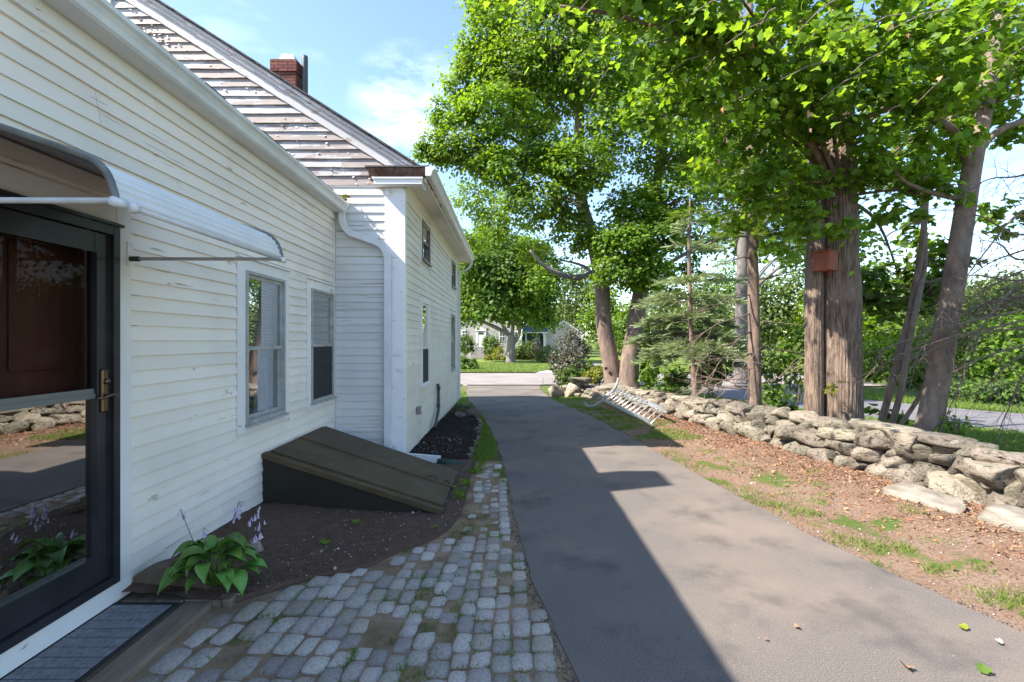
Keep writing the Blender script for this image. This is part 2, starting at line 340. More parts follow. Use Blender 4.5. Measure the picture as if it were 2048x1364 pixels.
m_chip = leafmat('bark_chip', (.19, .105, .07), (.30, .19, .13), .0, (1, 1, 1), .5, .9)
m_peb = M('pale_pebble', (.34, .31, .28), .8, (.36, .34, .31), 30, island=.3)
m_farwall = M('grey_clapboard_far', (.42, .40, .37), .8, (.37, .35, .32), 2)
m_fartrim = M('far_white_trim', (.72, .71, .68), .7)
m_farglass = M('far_window_glass', (.05, .06, .07), .1, spec=.8)
m_roofg = M('green_roof', (.025, .065, .06), .6, (.035, .08, .07), 3)
m_roofd = M('grey_roof', (.11, .10, .10), .9, (.15, .14, .13), 6)
m_orange = M('orange_box_wood', (.26, .075, .035), .7, (.16, .05, .028), 6, .4, 20, stretch=(4, 4, 1))
m_hole = M('entrance_hole', (.008, .006, .005), .9)
m_green = M('green_drain_pipe', (.012, .035, .025), .5, (.02, .05, .035), 6)
m_hose = M('grey_corrugated_pipe', (.30, .31, .33), .5, (.22, .23, .24), 10)
m_granite = M('granite_post_stone', (.33, .32, .30), .85, (.22, .21, .2), 20, .6, 40)
m_moss = leafmat('moss', (.16, .18, .03), (.24, .24, .05), .2)
# ---------------------------------------------------------------- the lie of the land
def gz(x, y):
    z = -0.13*sm(8, 15, y) - 0.14*sm(15, 22, y) - 0.25*sm(24, 60, y)
    z += 0.05*sm(-1.5, -2.3, x)*(1-sm(4.2, 5, y))
    z -= 0.26*sm(5.2, 8.0, x - 0.0*y)*(1-sm(16, 22, y))
    return z
DL = [(1.2,-3),(.62,0),(.46,1.2),(.305,2.34),(.19,3.0),(.10,3.72),(.03,4.6),(-.07,6.15),(-.25,8),(-.46,9.6),(-.70,11.2),(-1.0,13),(-1.3,15),(-1.55,17.5),(-1.75,20.3)]
DR = [(3.9,-3),(3.3,0),(3.0,1.6),(2.76,2.69),(2.46,3.86),(2.32,4.8),(2.2,5.8),(2.03,7.27),(1.86,8.9),(1.68,10.7),(1.50,12.2),(1.28,13.6),(1.14,15.2),(1.05,17.5),(1.15,20.3)]
WP = [(5.3,1.2),(4.95,2.9),(4.62,4.0),(4.35,5.1),(4.18,6.1),(3.93,7.3),(3.62,8.6),(3.42,10.2),(3.2,12.2),(2.75,13.9),(2.1,15.0),(1.35,15.5)]   # foot of the stone wall
def interp(poly, y):
    for (x0, y0), (x1, y1) in zip(poly, poly[1:]):
        if y0 <= y <= y1: return x0 + (x1-x0)*(y-y0)/(y1-y0)
    return poly[0][0] if y < poly[0][1] else poly[-1][0]
def wallx(y): return interp(WP, y)

# one ground sheet to the horizon, fine near the camera
gx = np.concatenate([-np.geomspace(700, 6.3, 26), np.arange(-6, 12.01, .15), np.geomspace(12.6, 700, 30)])
gy = np.concatenate([-np.geomspace(300, 2.4, 14), np.arange(-2, 20.01, .15), np.geomspace(20.6, 900, 40)])
GV = []; ZC = []
for y in gy:
    for x in gx:
        z = gz(x, y)
        wx = wallx(y)
        g = 0.0
        inv = interp(DR, y)+.05 < x < wx+.5 and -3 < y < 16
        if inv:
            e = min(1, (x-interp(DR, y))/.3)
            z += e*(.03*mnoise.noise(Vector((x*1.7, y*1.7, 0))) + .012*mnoise.noise(Vector((x*7, y*7, 3))) + .035*sm(.3, 1.6, x-interp(DR, y)))
            g = .16 + .42*sm(8.0, 13.5, y)*(1-sm(.5, 1.7, x-interp(DR, y))) + .22*(1-sm(0.1, .8, abs(x-interp(DR, y)-.55))) - .25*sm(.9, 1.5, x-interp(DR, y))
        elif x >= wx: g = 1.0
        elif x < interp(DL, y) and y > 5.5: g = .78; z += .015*mnoise.noise(Vector((x*6, y*6, 3)))
        elif y > 16: g = 1.0
        elif x < -20 or x > 12: g = 1.0
        else: g = .35
        GV.append((x, y, z)); ZC.append((g, 0, 0, 1))
nx, ny = len(gx), len(gy)
idx = np.arange(nx*ny).reshape(ny, nx)
GF = np.stack([idx[:-1,:-1], idx[:-1,1:], idx[1:,1:], idx[1:,:-1]], -1).reshape(-1, 4)
me = npmesh('ground', GV, GF, True)
ca = me.color_attributes.new('zone', 'FLOAT_COLOR', 'POINT'); ca.data.foreach_set('color', np.array(ZC, dtype=np.float32).ravel())
tag(put('ground', me, m_ground), kind='structure')

def sheet(name, left, right, off, mat, n=8, step=.4, jitter=0.0, skirt=0.06, zf=None):
    """surface between two polylines given as (x, y) with the same parameterisation by y"""
    y0 = max(left[0][1], right[0][1]); y1 = min(left[-1][1], right[-1][1])
    ys = np.arange(y0, y1+step*.5, step); MBo = MB(); rows = []
    for y in ys:
        a = interp(left, y); b = interp(right, y)
        if jitter: a += jitter*mnoise.noise(Vector((0, y*2.3, 7))) + jitter*.5*mnoise.noise(Vector((0, y*9, 7))); b += jitter*mnoise.noise(Vector((5, y*2.3, 7)))+ jitter*.5*mnoise.noise(Vector((5, y*9, 7)))
        row = []
        for k in range(-2, n+3):
            t = min(max(k, 0), n)/n; x = a+(b-a)*t
            z = gz(x, y)+off + (zf(x, y) if zf else 0)
            if k in (-2, n+2): z -= skirt; x += (-.01 if k < 0 else .01)
            row.append(len(MBo.v)); MBo.v.append((x, y, z))
        rows.append(row)
    for r0, r1 in zip(rows, rows[1:]):
        for k in [q for q in range(len(r0)-1) if q not in (1, len(r0)-3)]: MBo.f.append((r0[k], r0[k+1], r1[k+1], r1[k]))
    return tag(MBo.build(name, mat, None, True), kind='structure')

sheet('driveway', DL, DR, .022, m_asph, 10, .15, .03)
def const(x, y0, y1): return [(x, y0), (x, y1)]
# the street runs across beyond the driveway, wide flare at its mouth
sheet('street', const(-60, 20.2, 27.6), const(70, 20.2, 27.6), .05, m_street, 60, .4)
sheet('driveway_apron', [(-1.75,20.0),(-2.3,20.6),(-3.2,21.2)], [(1.15,20.0),(1.7,20.6),(2.6,21.2)], .054, m_street, 8, .2)
# lane behind the stone wall, sloping away to join the street
LL = [(14.5,4.5),(11.5,8.9),(10.2,10.6),(8.6,12.9),(7.6,15),(7.0,17.5),(6.8,20.3)]
LR = [(19.5,4.5),(16.0,9.6),(14.0,12.4),(12.8,14.2),(11.6,17),(11.4,18.5),(11.8,20.3)]
sheet('lane', LL, LR, .03, m_lane, 8, .3, .05)
# lawn across the street with the neighbour's walk
LAWN_R = [(1.35,27.6),(1.6,29),(2.6,31.5),(3.1,34),(3.4,40),(3.5,52)]
sheet('lawn', const(-60, 27.6, 52), LAWN_R, .10, m_lawn, 40, .6)
sheet('neighbour_drive', [(1.35,27.6),(1.6,29),(2.6,31.5),(3.1,34),(3.4,40),(3.5,52)], [(6.5,27.6),(6.3,29),(6.5,31.5),(7,34),(7.3,40),(7.6,52)], .06, m_conc, 6, .6)
sheet('far_lawn', [(6.5,27.7),(6.3,29),(6.5,31.5),(7,34),(7.3,40),(7.6,60)], const(90, 27.7, 60), .10, m_lawn, 40, .6)

# beds beside the house
BED_R = [(-1.72,2.95),(-1.35,3.30),(-1.0,3.48),(-.86,3.70),(-.62,3.92),(-.52,4.2),(-.45,4.55),(-.46,5.4),(-.5,6.55)]
BR = [(-1.72,2.95),(-1.36,3.28),(-.98,3.50),(-.86,3.72),(-.62,3.95),(-.52,4.2),(-.46,4.55),(-.46,5.4),(-.5,6.56)]
sheet('soil_bed', [(-2.34,2.95),(-2.34,6.56)], BR, .035, m_soil, 26, .08, .0, .05,
      zf=lambda x, y: .03*sm(-1.0, -2.3, x)+.012*mnoise.noise(Vector((x*9, y*9, 1)))+.007*mnoise.noise(Vector((x*31, y*31, 1))))
MR = [(-.56,6.57),(-.56,8.2),(-.60,9.6),(-.78,11),(-1.0,12.4),(-1.2,13.4)]
sheet('mulch_bed', const(-1.42, 6.57, 13.4), MR, .035, m_mulch, 12, .1, .04, .06,
      zf=lambda x, y: .02*mnoise.noise(Vector((x*8, y*8, 1)))-.05*sm(9, 13, y))
# bed of sand under the setts
SL = [(-1.9,-1.0),(-1.74,2.95),(-1.36,3.28),(-.98,3.50),(-.86,3.72),(-.62,3.95),(-.52,4.2),(-.46,4.55),(-.44,5.6),(-.4,6.6)]
sheet('paved_strip', [(a, b) if i < 1 else (a-.04, b) for i, (a, b) in enumerate(SL)], [(x+.02, y) for x, y in DL], .012, m_sand, 16, .12, .0, .05,
      zf=lambda x, y: .006*mnoise.noise(Vector((x*20, y*20, 1))))
strip = bpy.data.objects['paved_strip']

# ---------------------------------------------------------------- granite setts, laid one by one
def sett_mesh(seed):
    r = random.Random(seed); n = 5; V = []; F = []
    co = [(r.uniform(-.05, .05), r.uniform(-.05, .05)) for _ in range(4)]
    for j in range(n):
        for i in range(n):
            u = i/(n-1)*2-1; v = j/(n-1)*2-1
            e = 1-.055*(abs(u)**6*abs(v)**2+abs(v)**6*abs(u)**2)
            cx = sum(c[0]*w for c, w in zip(co, ((1-u)*(1-v)/4, (1+u)*(1-v)/4, (1+u)*(1+v)/4, (1-u)*(1+v)/4)))
            cy = sum(c[1]*w for c, w in zip(co, ((1-u)*(1-v)/4, (1+u)*(1-v)/4, (1+u)*(1+v)/4, (1-u)*(1+v)/4)))
            edge = max(abs(u), abs(v))
            z = -.24*edge**10 + .05*mnoise.noise(Vector((u*1.6+seed*7, v*1.6, 0)))
            su = math.copysign(abs(u)**.9, u); sv = math.copysign(abs(v)**.9, v)
            V.append((su*.5*e+cx*.9, sv*.5*e+cy*.9, z))
    for j in range(n-1):
        for i in range(n-1): F.append((j*n+i, j*n+i+1, (j+1)*n+i+1, (j+1)*n+i))
    ring = [i for i in range(n)] + [j*n+n-1 for j in range(1, n)] + [(n-1)*n+i for i in range(n-2, -1, -1)] + [j*n for j in range(n-2, 0, -1)]
    b = len(V)
    for q in ring: V.append((V[q][0]*1.03, V[q][1]*1.03, -1.0))
    m = len(ring)
    for k in range(m): F.append((ring[k], b+k, b+(k+1) % m, ring[(k+1) % m]))
    me = bpy.data.meshes.new('sett'); me.from_pydata(V, [], F); me.polygons.foreach_set('use_smooth', [True]*len(F)); me.update(); return me
SM1 = [sett_mesh(i) for i in range(10)]; SM2 = [sett_mesh(i+20) for i in range(5)]
for q in SM1: q.materials.append(m_sett)
for q in SM2: q.materials.append(m_settb)
rs = random.Random(5); setts = []
x = -1.86
while x < .55:
    w = rs.uniform(.080, .112)+.02*sm(-.7, -1.5, x)
    y = 1.95 + rs.uniform(0, .12)
    lean = -0.10*sm(-.3, -1.7, x)
    while y < 6.3:
        l = rs.uniform(.10, .15) + .07*sm(-.6, -1.5, x)*rs.uniform(.3, 1)
        yc = y+l/2; xc = x+w/2 + (yc-2.5)*(.0 if x > -.5 else .05) - .03*(yc-2.4)*sm(-.4, .3, x) + .012*math.sin(yc*2.1+x*3)
        ok = xc < interp(DL, yc)-w*.45 and xc > (interp(SL, yc)+w*.5+.02 if yc > 2.95 else -1.76+w*.5)
        if yc > 4.25: ok = ok and (xc > interp(DL, yc)-.20 or rs.random() < .72)
        elif -.38 < xc-interp(DL, yc)+.62 < .08 and yc > 2.6 and rs.random() < .22: ok = False
        if ok and rs.random() < .965: setts.append((xc, yc, w, l, lean))
        y += l+rs.uniform(.010, .022)
    x += w+rs.uniform(.008, .016)
setts.sort(key=lambda s: s[1])
MBr = None; far = []
for k, (xc, yc, w, l, lean) in enumerate(setts):
    mesh = rs.choice(SM1) if rs.random() < .78-.25*sm(-.9, -1.7, xc) else rs.choice(SM2)
    hgt = .06; zt = gz(xc, yc)+.028+rs.uniform(-.008, .008) - (rs.uniform(.002, .020) if yc > 4.0 and xc < interp(DL, yc)-.12 else 0)
    rot = lean+rs.uniform(-.07, .07)
    if k < 296:
        o = bpy.data.objects.new('sett', mesh); COL.objects.link(o); o.parent = strip
        o.location = (xc, yc, zt); o.scale = (w*1.11, l*1.07, hgt); o.rotation_euler = (rs.uniform(-.05, .05), rs.uniform(-.06, .06), rot)
    else:
        mt = Matrix.Translation((xc, yc, zt)) @ Matrix.Rotation(rot, 4, 'Z') @ Matrix.Diagonal((w*1.14, l*1.10, hgt, 1))
        far.append((mesh, mt))
if far:
    b = MB()
    for mesh, mt in far: b.add([mt @ v.co for v in mesh.vertices], [tuple(p.vertices) for p in mesh.polygons])
    tag(b.build('small_setts', m_sett, strip, True), kind='stuff')

# ---------------------------------------------------------------- the wing (single storey, long wall beside the camera)
XW, YG, XM, YF = -2.33, 6.58, -1.415, 13.2
wing = empty('house_wing', (XW, 3, 0), 'single storey white clapboard wing of the house beside the cobbles', 'house')
mainh = empty('farmhouse', (XM, 8, 0), 'tall white main farmhouse with peeling gable and red brick chimney', 'house')
def under(o, root): o.parent = root; o.matrix_parent_inverse = Matrix.Translation(root.location).inverted(); return o
def blt(mb, name, mat, root, **k): return under(mb.build(name, mat, None, **k), root)

class Frame:      # maps (u along wall, n outward, z) to world
    def __init__(s, kind, c): s.k = kind; s.c = c
    def __call__(s, u, n, z): return (s.c+n, u, z) if s.k == 'x' else (u, s.c-n, z)
def fbox(mb, fr, u0, u1, n0, n1, z0, z1): return mb.box(fr(u0, n0, z0), fr(u1, n1, z1))
FW, FG, FM = Frame('x', XW), Frame('y', YG), Frame('x', XM)

def holes_wall(fr, u0, u1, z0, z1, holes, n0, n1):
    mb = MB(); us = sorted({u0, u1, *[h[0] for h in holes], *[h[1] for h in holes]}); zs = sorted({z0, z1, *[h[2] for h in holes], *[h[3] for h in holes]})
    for a, b in zip(us, us[1:]):
        for c, d in zip(zs, zs[1:]):
            uc, zc = (a+b)/2, (c+d)/2
            if not any(h[0] < uc < h[1] and h[2] < zc < h[3] for h in holes): fbox(mb, fr, a, b, n0, n1, c, d)
    return mb

def clapboards(fr, wall, mat, z0, z1, expo, spans, seed, thick=.017, wave=.0, joint=3.2):
    """spans(zbot, ztop) -> list of (u0, u1); each board its own object"""
    r = random.Random(seed); z = z0
    while z < z1-.01:
        e = expo*r.uniform(.94, 1.06) if wave else expo
        top = min(z+e, z1)
        for (a, b) in spans(z, top):
            if b-a < .03: continue
            cuts = [a]; 
            if b-a > 1.2:
                c = a+r.uniform(.5, joint)
                while c < b-.4: cuts.append(c); c += r.uniform(1.4, joint+1)
            cuts.append(b)
            for c0, c1 in zip(cuts, cuts[1:]):
                t = thick*r.uniform(.85, 1.15); dz = r.uniform(-1, 1)*.0015
                ns = 7 if wave else 2
                vs = []; fs = []
                for i in range(ns):
                    u = c0+.0012+(c1-c0-.0024)*i/(ns-1)
                    w_ = wave*mnoise.noise(Vector((u*1.9, z*5, seed)))+wave*.5*mnoise.noise(Vector((u*7, z*5, seed)))
                    tb = t+abs(wave)*.8*mnoise.noise(Vector((u*2.3, z*3, seed+9)))
                    zz = z+dz+w_
                    vs += [fr(u, .0, zz), fr(u, tb, zz), fr(u, tb*.96, zz+.006), fr(u, .0035, top+.004)]
                for i in range(ns-1):
                    q = i*4; p = q+4
                    for s_ in range(4): fs.append((q+s_, q+(s_+1) % 4, p+(s_+1) % 4, p+s_))
                fs.append((0, 3, 2, 1)); q = (ns-1)*4; fs.append((q, q+1, q+2, q+3))
                me = bpy.data.meshes.new('clapboard'); me.from_pydata(vs, [], fs); me.update()
                o = put('clapboard', me, mat); o.parent = wall;
        z = top
wall_loc = {}
def mkwall(mb, name, mat, root):
    o = blt(mb, name, mat, root); wall_loc[o.name] = Vector((0, 0, 0)); return o

W1 = (4.355, 5.098, .86, 2.21); W2 = (5.78, 6.50, .87, 2.20); DOOR = (1.93, 2.925, .19, 2.255)
wall = mkwall(holes_wall(FW, -3, YG-.02, -.1, 3.27, [W1, W2, DOOR], -.14, -.002), 'wall', m_white, wing)
def wing_spans(zb, zt):
    sp = [(1.2, YG-.06)]
    blocks = [(1.75, 3.035, -1, 2.40), (W1[0]-.135, W1[1]+.12, .79, 2.32), (W2[0]-.11, W2[1]+.1, .80, 2.31)]
    if zb < .18: blocks.append((1.0, 3.035, -1, .3))
    for (a, b, c, d) in blocks:
        if zt > c+.02 and zb < d-.02:
            n = []
            for (s, e) in sp:
                if a > s: n.append((s, min(a, e)))
                if b < e: n.append((max(b, s), e))
            sp = [q for q in n if q[1]-q[0] > .03]
    return sp
clapboards(FW, wall, m_white, .10, 3.17, .0935, wing_spans, 3, .019, joint=2.4)

# casings and boards of the wing wall
b = MB(); fbox(b, FW, 2.927, 3.033, 0, .024, .19, 2.40); fbox(b, FW, 1.76, 1.93, 0, .024, .19, 2.40); fbox(b, FW, 1.931, 2.926, 0, .022, 2.258, 2.40)
blt(b, 'door_casing', m_trim, wing)
b = MB(); fbox(b, FW, .9, 3.032, 0, .028, .075, .188); blt(b, 'door_sill_board', m_trim, wing)
def casing(fr, w, root, l=.13, r=.115, top=.10, bot=.07, d=.019):
    b = MB(); fbox(b, fr, w[0]-l, w[0]-.001, 0, d, w[2]-bot, w[3]+top-.002); fbox(b, fr, w[1]+.001, w[1]+r, 0, d, w[2]-bot, w[3]+top-.002)
    fbox(b, fr, w[0], w[1], 0, d-.002, w[3]+.001, w[3]+top-.002); fbox(b, fr, w[0], w[1], 0, d-.002, w[2]-bot, w[2]-.001)
    fbox(b, fr, w[0]-l-.01, w[1]+r+.01, 0, d+.022, w[3]+top, w[3]+top+.02)
    return blt(b, 'window_casing', m_trim, root)
casing(FW, W1, wing); casing(FW, W2, wing, .105, .07)

def window(fr, w, root, matf, mats, split=.5, curtain=None, screen=False, blinds=False, label=None, deep=.10):
    u0, u1, z0, z1 = w; zm = z0+(z1-z0)*split
    b = MB(); t = .028
    fbox(b, fr, u0, u0+t, -.05, .034, z0, z1); fbox(b, fr, u1-t, u1, -.05, .034, z0, z1)
    fbox(b, fr, u0+t, u1-t, -.05, .032, z1-t, z1); fbox(b, fr, u0+t, u1-t, -.05, .045, z0, z0+.035)
    win = blt(b, 'window', matf, root)
    if label: win['label'] = label
    def sash(a, c, n):
        s = MB(); q = .032
        fbox(s, fr, u0+t+.001, u0+t+q, n-.02, n, a, c); fbox(s, fr, u1-t-q, u1-t-.001, n-.02, n, a, c)
        fbox(s, fr, u0+t+q, u1-t-q, n-.02, n-.001, a, a+q); fbox(s, fr, u0+t+q, u1-t-q, n-.02, n-.001, c-q, c)
        o = s.build('sash', mats); o.parent = win
        g = MB(); fbox(g, fr, u0+t+q-.002, u1-t-q+.002, n-.013, n-.009, a+q-.002, c-q+.002)
        p = g.build('pane', m_glass); p.parent = win
    sash(zm-.012, z1-t-.001, .010); 
    if screen:
        sash(z0+.036, zm+.018, -.018)
        g = MB(); fbox(g, fr, u0+t+.002, u1-t-.002, .012, .014, z0+.036, zm-.02); p = g.build('screen', m_screen); p.parent = win
    else: sash(z0+.036, zm+.018, -.014)
    s = MB(); fbox(s, fr, u0-.01, u1+.01, .002, .065, z0-.022, z0-.001); p = s.build('sill', matf); p.parent = win
    if blinds:
        s = MB(); z = z1-.07
        while z > zm+.03: s.add([fr(u0+.06, -.075, z), fr(u1-.06, -.075, z), fr(u1-.06, -.055, z+.018), fr(u0+.06, -.055, z+.018)], [(0,1,2,3)]); z -= .03
        p = tag(s.build('blind', m_blind), kind='stuff'); p.parent = win
    if curtain:
        s = MB(); a, c = curtain; n = 40
        for i in range(n+1):
            u = a+(c-a)*i/n; d = -.11+.022*math.sin(i*1.45)+.008*math.sin(i*.6)
            s.v += [fr(u, d, z0+.02), fr(u, d, z1-.03)]
        s.f = [(2*i, 2*i+2, 2*i+3, 2*i+1) for i in range(n)]
        p = s.build('curtain', m_curt, None, True); p.parent = win
    # dark room behind: five sides of a box
    s = MB(); D = .75; e = .25
    A = [fr(u0-e, -.142, z0-e), fr(u1+e, -.142, z0-e), fr(u1+e, -.142, z1+e), fr(u0-e, -.142, z1+e)]
    B = [fr(u0-e, -D, z0-e), fr(u1+e, -D, z0-e), fr(u1+e, -D, z1+e), fr(u0-e, -D, z1+e)]
    s.add(A+B, [(4,5,6,7),(0,1,5,4),(1,2,6,5),(2,3,7,6),(3,0,4,7)])
    p = s.build('room_interior', m_room); p.parent = win
    return win
window(FW, W1, wing, m_sill, m_sill, .49, curtain=(W1[1]-.36, W1[1]-.02), blinds=True, label='nearer wing window with a grey curtain')
window(FW, W2, wing, m_sill, m_sill, .50, screen=True, blinds=True, label='farther wing window with a dark lower screen')
blt(fbox(MB(), FW, YG-.055, YG-.003, 0, .024, .10, 3.17), 'corner_board', m_trim, wing)
# frieze, soffit, gutter
blt(fbox(MB(), FW, -3, YG-.004, 0, .030, 3.172, 3.262), 'frieze_board', m_trim, wing)
b = MB(); b.prism([(XW-.002, -3, 3.264), (XW+.10, -3, 3.264), (XW+.10, -3, 3.36), (XW-.002, -3, 3.40)], (0, YG+3-.005, 0)); blt(b, 'fascia', m_trim, wing)
def gutter(x0, z0, y0, y1, root, w=.115, h=.115, mat=m_gut):
    prof = [(0, 0), (.062, -.002), (.078, .012), (.083, .045), (.098, .072), (w, .088), (w, h), (w-.013, h), (w-.013, h-.006), (w-.006, h-.008), (w-.006, .094), (.09, .078), (.072, .045), (.068, .02), (.058, .008), (.006, .008), (.006, h-.004), (0, h-.004)]
    b = MB(); b.prism([(x0+p[0], y0, z0+p[1]) for p in prof], (0, y1-y0, 0))
    o = blt(b, 'gutter', mat, root)
    e = MB()
    for y in (y0-.0025, y1+.0005): e.prism([(x0+p[0], y, z0+p[1]) for p in prof[:7]]+[(x0, y, z0+h-.004)], (0, .002, 0))
    c = e.build('end_cap', mat); c.parent = o
    return o
gutter(XW+.102, 3.262, -3, YG-.02, wing)
# roof of the wing
b = MB(); sl = .40
b.prism([(XW+.15, -3, 3.40), (XW-.01, -3, 3.345), (XW-4.2, -3, 3.345+4.19*sl), (XW-4.2, -3, 3.40+4.36*sl)], (0, YG+3-.004, 0)); wroof = blt(b, 'roof', m_shingle, wing)
b = MB(); r = random.Random(2); y = -2.9
while y < YG-.1:
    l = r.uniform(.2, .34); l = min(l, YG-.01-y)
    b.box((XW+.10, y, 3.394), (XW+.178+r.uniform(-.012, .012), y+l-.006, 3.408+r.uniform(0, .006))); y += l
tag(blt(b, 'shingle_edge', m_shingle, wing), kind='stuff')
# chimney on the wing roof, throws its shadow on the drive
def brick_stack(name, cx, cy, w, d, z0, z1, root, vis_z, corbel=True):
    ch = blt(MB().box((cx-w/2+.012, cy-d/2+.012, z0), (cx+w/2-.012, cy+d/2-.012, z1-.005)), name, m_mortar, root)
    r = random.Random(4); c = .068; z = vis_z; row = 0
    while z < z1-.05:
        g = .03 if (corbel and z > z1-.32 and z < z1-.0) else 0.0
        X0, X1, Y0, Y1 = cx-w/2-g, cx+w/2+g, cy-d/2-g, cy+d/2+g
        off = .1 if row % 2 else 0
        for side in range(4):
            a0, a1 = (X0, X1) if side % 2 == 0 else (Y0+.1, Y1-.1)
            a = a0-off*(1 if side % 2 == 0 else 0)
            while a < a1-.02:
                s, e = max(a, a0), min(a+.2, a1); e -= .009
                if e-s > .02:
                    if side == 0: p = ((s, Y0, z), (e, Y0+.098, z+c-.011))
                    elif side == 2: p = ((s, Y1-.098, z), (e, Y1, z+c-.011))
                    elif side == 1: p = ((X1-.098, s, z), (X1, e, z+c-.011))
                    else: p = ((X0, s, z), (X0+.098, e, z+c-.011))
                    me = MB().box(*p).mesh('brick'); o = put('brick', me, m_brick); o.parent = ch
                a += .2
        z += c; row += 1
    return ch
blt(MB().box((-4.35, 3.68, 3.6), (-3.90, 4.28, 6.05)), 'vent_chimney', m_mortar, wing)

# downspout elbow from the wing gutter across the gable, down beside the corner board
def down_tube(path, w, d, name, root, mat, sides=8):
    b = MB(); b.tube(path, [w]*len(path), sides); return blt(b, name, mat, root, smooth=True)
def flat_pipe(path, hw, hd, nrm):
    """rectangular pipe along path; nrm = outward normal"""
    b = MB(); n = Vector(nrm); pts = [Vector(p) for p in path]
    for i, p in enumerate(pts):
        d = (pts[min(i+1, len(pts)-1)]-pts[max(i-1, 0)]).normalized(); s = d.cross(n).normalized()
        for a, c in ((-1, -1), (1, -1), (1, 1), (-1, 1)): b.v.append(tuple(p+s*hw*a+n*hd*c))
    for i in range(len(pts)-1):
        for k in range(4): b.f.append((i*4+k, i*4+(k+1) % 4, i*4+4+(k+1) % 4, i*4+4+k))
    m = (len(pts)-1)*4; b.f += [(3, 2, 1, 0), (m, m+1, m+2, m+3)]
    return b
yg = YG-.085
def bez(p0, p1, p2, n=7): return [tuple(Vector(p0)*(1-t)**2+Vector(p1)*2*t*(1-t)+Vector(p2)*t*t) for t in [i/(n-1) for i in range(n)]]
path = bez((-2.20, yg+.02, 3.27), (-2.21, yg, 3.03), (-2.03, yg, 2.97), 8)+bez((-1.75, yg, 2.87), (-1.62, yg, 2.82), (-1.60, yg, 2.66), 8)+[(-1.60, yg, 1.4), (-1.60, yg, .26)]
ds = blt(flat_pipe(path, .040, .030, (0, -1, 0)), 'downspout', m_down, wing, smooth=False)
b = MB(); q = bez((-1.80, yg-.001, 2.89), (-1.615, yg-.001, 2.84), (-1.60, yg-.001, 2.62), 15)
for i in range(len(q)-1):
    a_, c_ = Vector(q[i]), Vector(q[i+1]); m_ = (a_+c_)/2; d_ = (c_-a_).normalized(); s_ = d_.cross(Vector((0, -1, 0)))
    b.tube([m_+s_*.043+Vector((0, -.031, 0)), m_-s_*.043+Vector((0, -.031, 0))], .0045, 5)
rb = b.build('elbow_ribs', m_down); rb.parent = ds; rb['kind'] = 'stuff'
ext = [(-1.60, yg, .262), (-1.595, yg-.01, .17), (-1.53, yg-.02, .115), (-1.36, yg-.05, .095), (-.90, yg-.12, .075)]
p_ = flat_pipe(ext, .045, .034, (0, -.999, .03)).build('extension_spout', m_down); p_.parent = ds
# ---------------------------------------------------------------- main farmhouse
RS = .635                      # slope of the rake
XE, ZE = -1.12, 3.79           # eave corner of the roof
def rz(x): return ZE + (XE-x)*RS
XR = -5.9
# gable wall (faces the camera)
b = MB(); b.prism([(XM-.02, YG, -.05), (-10.4, YG, -.05), (-10.4, YG, 3.6), (XR, YG, rz(XR)-.14), (XM-.02, YG, rz(XM)-.14)], (0, .12, 0))
gwall = mkwall(b, 'gable_wall', m_neutral, mainh)
def gspan(zb, zt):
    zmid = zt
    xr = -1.655 if zb < 3.62 else min(-1.655, XE-(zb+.225-ZE)/RS)
    xl = XW+.005 if zb < 3.27 else max(XR+.2, XW-(zb-3.2)/.47-.1) if zb > 3.3 else XW+.005
    xl = XW+.03 if zb < 3.25 else max(XW-(zb-3.25)/.36-.3, -7.0)
    if xr-xl < .05: return []
    sp = [(xl, xr)]
    if zb > 5.84 and zb < 7: sp = [(xl, -6.0), (-5.22, xr)] if xl < -6.0 else ([(-5.22, xr)] if xr > -5.22 else [])
    return sp
clapboards(FG, gwall, m_neutral, .10, 2.70, .100, gspan, 21, .015, .0)
clapboards(FG, gwall, m_neutral, 2.70, 3.63, .116, gspan, 23, .020, .003)
clapboards(FG, gwall, m_gable, 3.63, 6.6, .116, gspan, 22, .026, .006)
# paint curls hanging off the boards
b = MB(); r = random.Random(8)
for k in range(150):
    z = r.uniform(3.5, 6.0); xr = XE-(z+.3-ZE)/RS; x = r.uniform(max(-4.9, XW-(z-3.3)/.5), xr-.05)
    w = r.uniform(.012, .05); h = r.uniform(.006, .022); y = YG-.018
    a = r.uniform(-.5, .5)
    p0 = Vector((x, y, z)); dx = Vector((math.cos(a)*w, 0, math.sin(a)*w)); up = Vector((-math.sin(a)*h, -r.uniform(.004, .016), math.cos(a)*h*-1))
    b.add([p0, p0+dx, p0+dx*.8+up, p0+dx*.1+up*.8], [(0, 1, 2, 3)])
tag(blt(b, 'paint_curls', m_trim, mainh), kind='stuff')
# corner board and its flank
blt(MB().box((-1.652, YG-.030, -.02), (XM+.002, YG-.002, 3.60)), 'corner_board', peelmat('corner_board_paint', .25, (.78, .77, .78), (.45, .40, .38), 6, 8), mainh, bevel=.003)
blt(MB().box((XM, YG-.029, -.02), (XM+.028, YG+.085, 3.57)), 'corner_board', m_trim, mainh)
# rake boards, three stepped mouldings
for n0, dz0, dz1, nm in ((.035, -.235, -.10, 'rake_board'), (.065, -.105, -.045, 'rake_moulding'), (.10, -.05, -.006, 'crown_moulding')):
    b = MB(); xs = np.linspace(XE+.02, XR, 12)
    b.prism([(XE+.0, YG-n0, ZE+dz0), (XR, YG-n0, rz(XR)+dz0), (XR, YG-n0, rz(XR)+dz1), (XE+.0, YG-n0, ZE+dz1)], (0, n0+.0, 0))
    blt(b, nm, m_rake, mainh)
